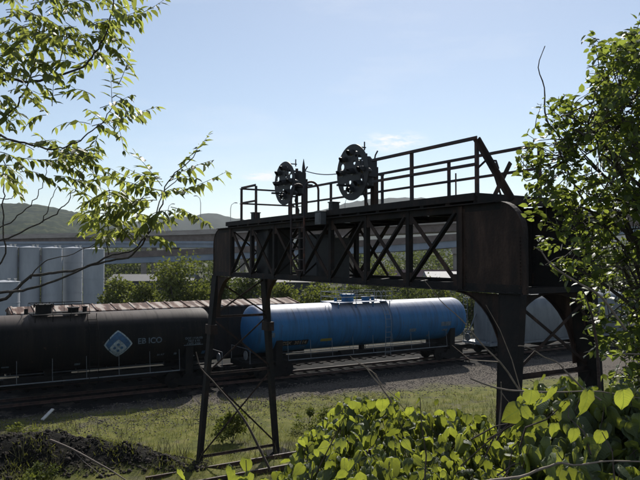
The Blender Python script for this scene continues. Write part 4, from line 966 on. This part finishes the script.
# ------------------------------------------------------------------ vines on the bank
def vines():
    tx = [270, 288, 300, 318, 335, 348, 365, 385, 402, 430, 460, 485, 500, 516, 524, 545, 575, 600, 640, 760]
    ty = [480, 458, 440, 424, 408, 400, 400, 395, 404, 414, 412, 418, 432, 428, 392, 384, 382, 392, 386, 384]
    pos, dr, sz, rl = [], [], [], []; st = MB()
    for _ in range(3600):
        px = random.uniform(262, 760); t0 = np.interp(px, tx, ty); dy = random.random()**1.25*(540-t0); py = t0+dy+random.gauss(0, 2.5)
        if px < 300 and random.random() < .5: continue
        f = min(dy/120, 1); near = 3.0 if px > 520 else 3.7; farD = 3.9 if px > 520 else 5.6
        D = farD+(near-farD)*f+random.gauss(0, .12); D = max(D, 2.1); p = at(px, py, D); s_ = random.uniform(.045, .125)*(1.08 if px > 520 else 1.0)
        az = random.uniform(0, 2*math.pi); h = random.uniform(.5, 1.0); v = (math.cos(az)*h, math.sin(az)*h-.25, random.uniform(-1.0, .15))
        pos.append(tuple(p)); dr.append(v); sz.append(s_); rl.append(random.gauss(0, .35))
    for (px, py, D, s_, v) in ((532,392,2.9,.15,(-.1,-.25,-1)),(556,388,2.9,.17,(.2,-.2,-1)),(590,392,2.75,.21,(.2,-.35,-.8)),(624,392,2.8,.19,(.25,-.3,-1)),(566,402,2.8,.13,(.3,-.2,-1)),(545,375,3.2,.075,(0,-.2,-1)),(567,382,3.1,.085,(.9,-.3,-.3)),(610,385,3.0,.08,(.8,-.2,-.4)),
                               (555,425,2.7,.14,(.1,-.3,-1)),(602,432,2.7,.13,(-.1,-.3,-1)),(575,430,2.6,.13,(.1,-.3,-1)),(383,400,3.6,.15,(.1,-.3,-1)),(352,402,4.2,.13,(0,-.2,-1)),(398,430,3.4,.13,(-.1,-.2,-1)),(345,415,4.1,.13,(.2,-.2,-.8)),(372,402,3.9,.12,(.1,-.2,-1)),
                               (410,408,3.6,.12,(.2,-.2,-1)),(450,410,3.7,.11,(-.2,-.3,-.7)),(437,400,3.7,.07,(.3,-.3,-.8)),(420,398,3.7,.07,(.3,-.3,-.8)),(300,440,4.6,.11,(-.1,-.3,-.9)),(316,450,4.4,.12,(.2,-.3,-.8)),(336,440,4.3,.11,(.1,-.3,-.9))):
        pos.append(tuple(at(px, py, D))); dr.append(v); sz.append(s_*.55); rl.append(random.gauss(0, .35))
    for (px, py, D, s_) in ((230,468,3.6,.13),(246,460,3.5,.11),(240,478,3.4,.12),(178,470,3.4,.08),(250,474,3.5,.10),(262,480,3.4,.11),(222,482,3.4,.1)):
        pos.append(tuple(at(px, py, D))); dr.append((random.gauss(0,.4), -.3, -.9)); sz.append(s_*.86); rl.append(random.gauss(0,.3))
    pos, dr, sz = np.array(pos), np.array(dr), np.array(sz)
    v = scatter('vine_leaves', heart(), pos, dr, sz, M['leaf_v'], None, np.array(rl)*1.6, smooth=True, wj=.38)
    tag(v, 'tangled mass of broad backlit green vine leaves covering the bank', 'vines', kind='stuff')
    for i in range(0, len(pos), 5):
        p = Vector(pos[i]); q = p+Vector((random.gauss(0, .15), random.gauss(.1, .15), -random.uniform(.2, .5))); st.tube(wiggle(p, q, 3, .02), [.002, .003, .004, .005], 4)
    tag(st.build('vine_stems', M['twig_dark']), 'thin brown vine stems tangled under the broad leaves', 'stems', kind='stuff')
    # leafy underlayer hugging the bank so that no bare ground shows through
    pos, dr, sz = [], [], []
    for _ in range(4200):
        x, y = random.uniform(-.6, 6.0), random.uniform(1.8, 9.5)
        px = 320+x/y*F
        if px < 275: continue
        z = hgt(x, y)+random.uniform(.05, .55)
        top = at(px, np.interp(px, tx, ty)+8, y).z
        if z > top: continue
        pos.append((x, y, z)); dr.append((random.gauss(0,1), random.gauss(-.3,1), random.uniform(-1,.2))); sz.append(random.uniform(.07,.13))
    v = scatter('ground_vines', heart(), pos, dr, np.array(sz), M['leaf_v'], None, smooth=True, wj=.38); tag(v, 'low broad leaved ground cover on the bank under the vines', 'ground cover', kind='stuff')
vines()
# ------------------------------------------------------------------ bare twigs
def twig(label, pts, r0, r1, mat='twig', side=()):
    b_ = at(*pts[0]); t_ = thing('bare_twig', label, 'twig', b_, 0, 'bare twigs in the foreground')
    Q = []
    P = [at(*p)-b_ for p in pts]
    for i in range(len(P)-1):
        for k in range(3): Q.append(P[i].lerp(P[i+1], k/3)+Vector((random.gauss(0,.003),0,random.gauss(0,.003))))
    Q.append(P[-1]); Q = [Q[0]]+[(Q[i-1]+Q[i]*2+Q[i+1])/4 for i in range(1, len(Q)-1)]+[Q[-1]]; n_ = len(Q); MB().tube(Q, [r0*1.15+(r1*.7-r0*1.15)*i/(n_-1)+random.uniform(0,.12)*r0 for i in range(n_)], 6).build('stem', M[mat], t_, smooth=True)
    for s in side: S_ = [at(*p)-b_ for p in s]; MB().tube(S_, [r0*.6-(r0*.4)*i/(len(S_)-1) for i in range(len(S_))], 5).build('side_twig', M[mat], t_)
twig('tall thin dark twig standing alone against the sky at upper right', [(640,300,6.3),(610,240,6.2),(580,195,6.1),(562,160,6.1),(553,135,6.0),(544,112,6.0),(545,88,6.0),(537,68,6.0),(545,46,6.0)], .010, .0045, 'twig_dark')
twig('pale crooked twig crossing in front of the dark near bridge tower', [(625,330,3.6),(602,296,3.6),(580,283,3.6),(561,272,3.6),(550,263,3.6),(541,250,3.6),(534,247,3.6)], .006, .004, 'twig')
twig('long brown twig leaning left in front of the near bridge leg', [(548,420,3.8),(522,395,3.8),(500,362,3.8),(478,340,3.8),(462,320,3.8),(440,300,3.8),(424,280,3.8)], .006, .002, 'twig', [[(522,395,3.8),(512,360,3.8),(500,330,3.8),(486,305,3.8)], [(500,362,3.8),(470,360,3.8),(452,345,3.8)]])
twig('curved tan twig arching below the near bridge tower', [(600,400,3.5),(585,390,3.5),(570,375,3.5),(556,362,3.5),(540,355,3.5),(528,347,3.5),(518,346,3.5)], .005, .003, 'twig')
twig('bundle of dry straw coloured twigs in front of the blue tank car', [(392,402,4.0),(383,390,4.0),(374,378,4.0),(364,366,4.0),(350,356,4.0)], .005, .002, 'twig', [[(400,400,4.0),(385,388,4.0),(372,371,4.0),(360,362,4.0)], [(383,390,4.0),(376,374,4.0),(356,362,4.0)]])
twig('pale twig lying across the vine leaves at lower right', [(480,482,2.6),(522,476,2.6),(545,468,2.6),(560,462,2.6),(580,466,2.6),(612,460,2.6),(650,462,2.6)], .005, .0035, 'twig')
twig('pale horizontal twig above the big vine leaves at the right', [(470,378,3.2),(510,392,3.2),(560,392,3.2),(600,390,3.2),(650,400,3.2)], .004, .003, 'twig')
twig('short white bare twig at the right edge', [(655,356,3.4),(636,354,3.4),(620,354,3.4)], .004, .003, 'twig', [[(636,354,3.4),(630,360,3.4)]])
twig('broken upright dry stalk in front of the near bridge foot', [(498,440,4.4),(500,420,4.4),(502,402,4.4),(501,382,4.4)], .007, .004, 'twig', [[(500,420,4.4),(512,424,4.4),(524,436,4.4)], [(501,392,4.4),(506,399,4.4),(512,405,4.4)]])
twig('thin dark bent twig crossing the far bridge legs', [(270,470,9.5),(248,425,9.5),(236,408,9.5),(222,392,9.5),(212,380,9.5),(200,368,9.5),(196,352,9.5)], .016, .008, 'twig_dark')
twig('long brown branch lying across the dark mound', [(50,440,23.2),(72,449,22.6),(92,460,21.9),(112,471,21.2),(135,486,20.4)], .04, .02, 'twig_dark', [[(72,449,22.6),(84,462,22),(110,482,21)]])
# plank
m = MB(); a, b_ = at(42, 424, 31.2), at(53, 409, 31.8); a.z = max(a.z, .05); m.bar(a, b_, .16, .07); tag(m.build('plank', M['wood_pale'], bevel=.01), 'bleached white plank sticking up at the edge of the tank car shadow', 'plank')
# ------------------------------------------------------------------ background trees and bushes
def quadleaf(): return np.array([(0,0,0),(.5,.3,.05),(1,0,-.1),(.5,-.3,.05)], float), np.zeros((0,3), int), np.array([(0,1,2,3)])
def bush(name, label, cat, px, D, w_, h_, n_, mat, grp, leaf=.3, trunk=True):
    c = at(px, 258, D); z0 = 0 if D > 20 else hgt(c.x, c.y); t_ = thing(name, label, cat, (c.x, c.y, z0), 0, grp); st = MB(); lobes = []
    nl = max(5, int(w_*h_/2.2)+5)
    for _ in range(min(nl, 26)):
        a = random.uniform(0, 6.28); r = random.random()**.6*w_/2*.8; zz = random.uniform(.22, .85)*h_
        r *= math.sqrt(max(.15, 1-(zz/h_-.35)**2*1.6)); lobes.append((Vector((r*math.cos(a), r*math.sin(a)*.9, zz)), random.uniform(.12, .24)*min(w_, h_)+.12*w_*.4))
    lobes.append((Vector((random.uniform(-.1,.1)*w_, 0, h_*.86)), .14*h_))
    for c_, r_ in lobes: st.tube(wiggle((0,0,0), c_, 4, .04*h_), [.035*h_*.5, .02*h_*.5, .012*h_, .008*h_, .004*h_], 5)
    st.build('trunk', M['bark'], t_); P, Dr, S = [], [], []
    for _ in range(n_):
        c_, r_ = random.choice(lobes); v = Vector((random.gauss(0,1), random.gauss(0,1), random.gauss(0,1))).normalized(); rr = r_*(random.random()**.45)*random.uniform(.85, 1.18)
        p = c_+v*rr; p.z = max(p.z, .02); P.append(tuple(p)); q = v+Vector((random.gauss(0,.8), random.gauss(0,.8), random.gauss(-.2,.8))); Dr.append(tuple(q)); S.append(random.uniform(.6, 1.3)*leaf)
    scatter('crown', quadleaf(), P, Dr, np.array(S), mat, t_, rng.normal(0, 1, len(P)))
LF, LY = M['leaf_far'], M['leaf_far2']; g1 = 'trees and bushes beyond the rail cars'
for (lab, px, D, w_, h_, n_, mt) in (
    ('rounded green tree left of the bridge end, tallest of the group', 185, 64, 6.0, 8.3, 5200, LY),
    ('green bushy tree right beside the last silo', 118, 68, 4.0, 5.7, 2800, LY),
    ('lower pale green bush between the silo and the round tree', 146, 66, 4.2, 5.2, 2600, LY),
    ('green bush partly hidden behind the far bridge leg', 222, 66, 4.6, 6.2, 3000, LF),
    ('low green bush seen between the far bridge legs', 247, 70, 4.4, 6.2, 2600, LF),
    ('wide yellow green bush just above the blue tank car', 318, 66, 6.5, 4.9, 3600, LY),
    ('low yellow green bush left of the wide bush above the blue car', 285, 68, 4.0, 4.9, 2200, LY),
    ('green bush seen through the bridge truss, left of the tan roof', 378, 88, 6.0, 6.6, 2600, LY),
    ('low green bush seen through the truss near its right end', 440, 78, 6.0, 5.2, 2600, LY),
    ('dark green bush behind the valves of the blue tank car', 352, 70, 5.0, 4.8, 2400, LF),
    ('green bush behind the right end of the blue tank car', 412, 74, 6.0, 4.7, 2400, LF),
    ('dark bush seen in the gap between the blue and grey rail cars', 476, 70, 5.0, 5.5, 2600, LF),
    ('green tree behind the near bridge tower', 500, 90, 8, 7.5, 2600, LF),
    ('green tree showing through the leaves at the right edge', 590, 96, 10, 11.5, 3400, LF),
    ('large green tree beyond the right edge tree', 640, 90, 9, 10.5, 3000, LF),
    ('green tree rising behind the row of silos', 60, 95, 9, 6.5, 2200, LF)):
    bush('tree' if h_ > 6 else 'bush', lab, 'tree' if h_ > 6 else 'bush', px, D, w_, h_, n_, mt, g1, .34)
g2 = 'young shrubs in the grassy yard'
for (lab, px, D, w_, h_, n_, mt, lf) in (
    ('bright green shrub growing between the far bridge legs', 233, 27.5, 1.5, 1.25, 1500, LY, .13),
    ('pale weedy shrub in the yard left of the vine bank', 312, 29, 2.0, 1.1, 1300, LY, .12),
    ('tall thin weed shrub just above the vine leaves', 345, 27.5, 1.4, 1.6, 1100, LY, .12),
    ('small olive shrub at the left edge in front of the cinder mound', 22, 28.5, 1.5, .6, 600, LY, .1),
    ('low scrub on the face of the dark mound at lower left', 42, 22.6, 1.4, .7, 600, LF, .1),
    ('low green scrub at the foot of the dark mound', 28, 21.2, 1.8, .6, 700, LY, .1)):
    bush('shrub', lab, 'shrub', px, D, w_, h_, n_, mt, g2, lf)
# ------------------------------------------------------------------ grass
def grass():
    P, Dr, S = [], [], []
    tries = 0
    while len(P) < 26000 and tries < 400000:
        tries += 1; y = random.uniform(17, 37.5); x = random.uniform(-.56*y, .42*y); q = Vector((x, y, 0)); v = (q-P0).dot(-B); s = (q-P0).dot(T)
        if v < 4.2-.02*s+random.gauss(0, 1.0)+max(0, .12*s): continue
        k = math.sin(x*.9+1.3*math.sin(y*.7))*math.sin(y*1.1+1.1*math.sin(x*.6))
        if k < random.uniform(-.9, .5): continue
        z = hgt(x, y)
        if z > .45 and random.random() > .10: continue
        for _ in range(3):
            P.append((x+random.gauss(0,.07), y+random.gauss(0,.07), z-.01)); Dr.append((random.gauss(0,.45), random.gauss(0,.45), 1)); S.append(random.uniform(.08, .24)*(1.6 if random.random() < .08 else 1))
    tm = (np.array([(0,.035,0),(0,-.035,0),(.55,-.03,.03),(.55,.03,.03),(1,0,.14)], float), np.array([(3,2,4)]), np.array([(0,1,2,3)]))
    g_ = scatter('grass', tm, P, Dr, np.array(S), M['grass'], None, rng.uniform(0, 6.28, len(P)), ups=np.tile([0,1.0,0], (len(P), 1))); tag(g_, 'short dry yellow green grass growing over the rail yard', 'grass', kind='stuff')
grass()
# ballast stones, near the lit strip
def stones():
    P, Dr, S = [], [], []
    for _ in range(16000):
        s = random.uniform(-22, 26); v = abs(random.gauss(4.8, 2.4))
        if v < 2.4: continue
        q = P0+T*s-B*v
        if q.y < 18: continue
        P.append((q.x, q.y, hgt(q.x, q.y)-.004)); Dr.append((random.gauss(0,1), random.gauss(0,1), random.gauss(0,.3))); S.append(random.uniform(.02, .055))
    v = np.array([(-1,-.7,-.3),(1,-.6,-.4),(.8,.8,-.3),(-.9,.7,-.2),(-.6,-.5,.6),(.6,-.5,.5),(.5,.5,.7),(-.5,.4,.5)], float)
    q = np.array([(0,3,2,1),(4,5,6,7),(0,1,5,4),(1,2,6,5),(2,3,7,6),(3,0,4,7)])
    sm, t, p = mat_base('stone', (.1,.1,.1), .9, 0, .2); n = t.nodes.new; g_ = n('ShaderNodeNewGeometry'); cr = n('ShaderNodeValToRGB'); cr.color_ramp.elements[0].color = (.035,.030,.026,1); cr.color_ramp.elements[1].color = (.15,.13,.11,1)
    t.links.new(g_.outputs['Random Per Island'], cr.inputs[0]); t.links.new(cr.outputs[0], p.inputs['Base Color'])
    o = scatter('ballast_stones', (v, np.zeros((0,3), int), q), P, Dr, np.array(S), sm); tag(o, 'loose grey ballast stones strewn beside the track', 'ballast', kind='stuff')
stones()
# ------------------------------------------------------------------ low buildings and a van in the far distance
def low_building(label, px, D, w_, d_, h_, wallc, roofc):
    c = at(px, 258, D); t_ = thing('low_building', label, 'building', (c.x, c.y, 0), 0, 'low sheds beyond the yard')
    wm = noise_mat('shed_wall', [wallc, tuple(x*1.25 for x in wallc)], .5, .8); rm = noise_mat('shed_roof', [roofc, tuple(x*1.3 for x in roofc)], .6, .7, stretch=(4,1,1))
    m = MB(); m.box(-w_/2, w_/2, 0, d_, 0, h_); m.build('wall', wm, t_)
    m = MB(); m.prism([(-.4, h_+.003), (d_/2, h_+1.2), (d_+.4, h_+.003)], 'x', -w_/2-.4, w_/2+.4); m.build('roof', rm, t_)
    for k in range(int(w_//4)):
        x = -w_/2+2+k*4; m = MB(); m.box(x-.8, x+.8, -.06, -.01, 1.2, h_-1.2); m.build('window', M['signal'], t_)
low_building('low shed with a brown roof seen through the truss panel', 412, 118, 17, 9, 4.3, (.16,.12,.10), (.16,.10,.085))
low_building('pale shed with a white roof seen low behind the truss right end', 448, 108, 6, 6, 4.2, (.10,.10,.11), (.16,.16,.17))
low_building('small dark shed behind the far bridge legs', 275, 100, 14, 8, 4.0, (.03,.03,.03), (.04,.036,.033))
low_building('long dark shed under the viaduct left of the round tree', 150, 128, 16, 9, 3.2, (.03,.033,.036), (.06,.06,.06))
farm = noise_mat('embankment_soil', [(.05,.05,.02),(.09,.075,.04)], .5, .95)
# ------------------------------------------------------------------ haze
hz = MB(); hz.box(-3900, 3900, -50, 4200, -8, 215)
hm = bpy.data.materials.new('haze'); hm.use_nodes = True; t = hm.node_tree; t.nodes.clear()
pv = t.nodes.new('ShaderNodeVolumePrincipled'); pv.inputs['Color'].default_value = (.80, .88, 1, 1); pv.inputs['Density'].default_value = .00010; pv.inputs['Anisotropy'].default_value = .2
mo = t.nodes.new('ShaderNodeOutputMaterial'); t.links.new(pv.outputs[0], mo.inputs['Volume'])
tag(hz.build('haze', hm), kind='stuff')

# ------------------------------------------------------------------ far woods beyond the sheds, and rubble on the cinder mound
def woods():
    P, Dr, S = [], [], []
    cl = [(random.uniform(-190, 210), random.uniform(200, 290), random.uniform(8.0, 14.0), random.uniform(4, 7.5)) for _ in range(230)]
    for _ in range(42000):
        cx, cy, h_, r_ = random.choice(cl); v = Vector((random.gauss(0,1), random.gauss(0,1), random.gauss(0,1))).normalized()*random.uniform(.55, 1.1)
        P.append((cx+v.x*r_, cy+v.y*r_, max(.1, h_*.5+v.z*h_*.55))); Dr.append((random.gauss(0,1), random.gauss(0,1), random.gauss(0,1))); S.append(random.uniform(.7, 1.7))
    o = scatter('distant_woods', quadleaf(), P, Dr, np.array(S), M['leaf_far'], None, rng.normal(0, 1, len(P))); tag(o, 'dark band of far woods under the elevated highways', 'woods', kind='stuff')
woods()
def rubble():
    P, Dr, S = [], [], []
    while len(P) < 5200:
        x, y = random.uniform(-17, -3.5), random.uniform(20, 27.5); z = hgt(x, y)
        if z < .16: continue
        P.append((x, y, z)); Dr.append((random.gauss(0,1), random.gauss(0,1), random.gauss(0,.4))); S.append(random.uniform(.02, .06)*(2.2 if random.random() < .04 else 1))
    v = np.array([(-1,-.7,-.3),(1,-.6,-.4),(.8,.8,-.3),(-.9,.7,-.2),(-.6,-.5,.6),(.6,-.5,.5),(.5,.5,.7),(-.5,.4,.5)], float)
    q = np.array([(0,3,2,1),(4,5,6,7),(0,1,5,4),(1,2,6,5),(2,3,7,6),(3,0,4,7)])
    rm = noise_mat('cinder_rubble', [(.008,.007,.006),(.026,.021,.017),(.065,.053,.042)], 4, .9, 0, .15)
    o = scatter('cinder_rubble', (v, np.zeros((0,3), int), q), P, Dr, np.array(S), rm); tag(o, 'black cinder rubble heaped on the mound at lower left', 'rubble', kind='stuff')
    P, Dr, S = [], [], []
    while len(P) < 2600:
        x, y = random.uniform(-17, -4), random.uniform(19.5, 26); z = hgt(x, y)
        if math.sin(x*1.3+2)*math.sin(y*1.1+x*.5) < random.uniform(.1, .8): continue
        P.append((x, y, z-.01)); Dr.append((random.gauss(0,.6), random.gauss(0,.6), 1)); S.append(random.uniform(.08, .26))
    tm = (np.array([(0,.05,0),(0,-.05,0),(.55,-.05,.03),(.55,.05,.03),(1,0,.14)], float), np.array([(3,2,4)]), np.array([(0,1,2,3)]))
    o = scatter('mound_weeds', tm, P, Dr, np.array(S), M['grass'], None, rng.uniform(0, 6.28, len(P)), ups=np.tile([0,1.0,0], (len(P), 1))); tag(o, 'sparse green weeds sprouting on the dark cinder mound', 'weeds', kind='stuff')
rubble()

def stalks():
    m = MB(); 
    for _ in range(520):
        y = random.uniform(21, 34); x = random.uniform(-.5*y, .38*y); v = (Vector((x, y, 0))-P0).dot(-B)
        if v < 5.5 or math.sin(x*.8)*math.sin(y*.9+x*.3) < random.uniform(-.2, .5): continue
        for _ in range(random.randint(3, 7)):
            b_ = Vector((x+random.gauss(0,.15), y+random.gauss(0,.15), hgt(x, y)-.02)); h_ = random.uniform(.25, .75); l_ = Vector((random.gauss(0,.12), random.gauss(0,.12), h_))
            m.tube([b_, b_+l_*.6, b_+l_+Vector((random.gauss(0,.06), 0, 0))], [.009, .007, .004], 3)
    tag(m.build('dead_stalks', M['stalk']), 'dry straw coloured weed stalks standing in the yard grass', 'weeds', kind='stuff')
M['stalk'] = noise_mat('dry_stalk', [(.10,.085,.035),(.22,.18,.09)], 3, .85)
stalks()
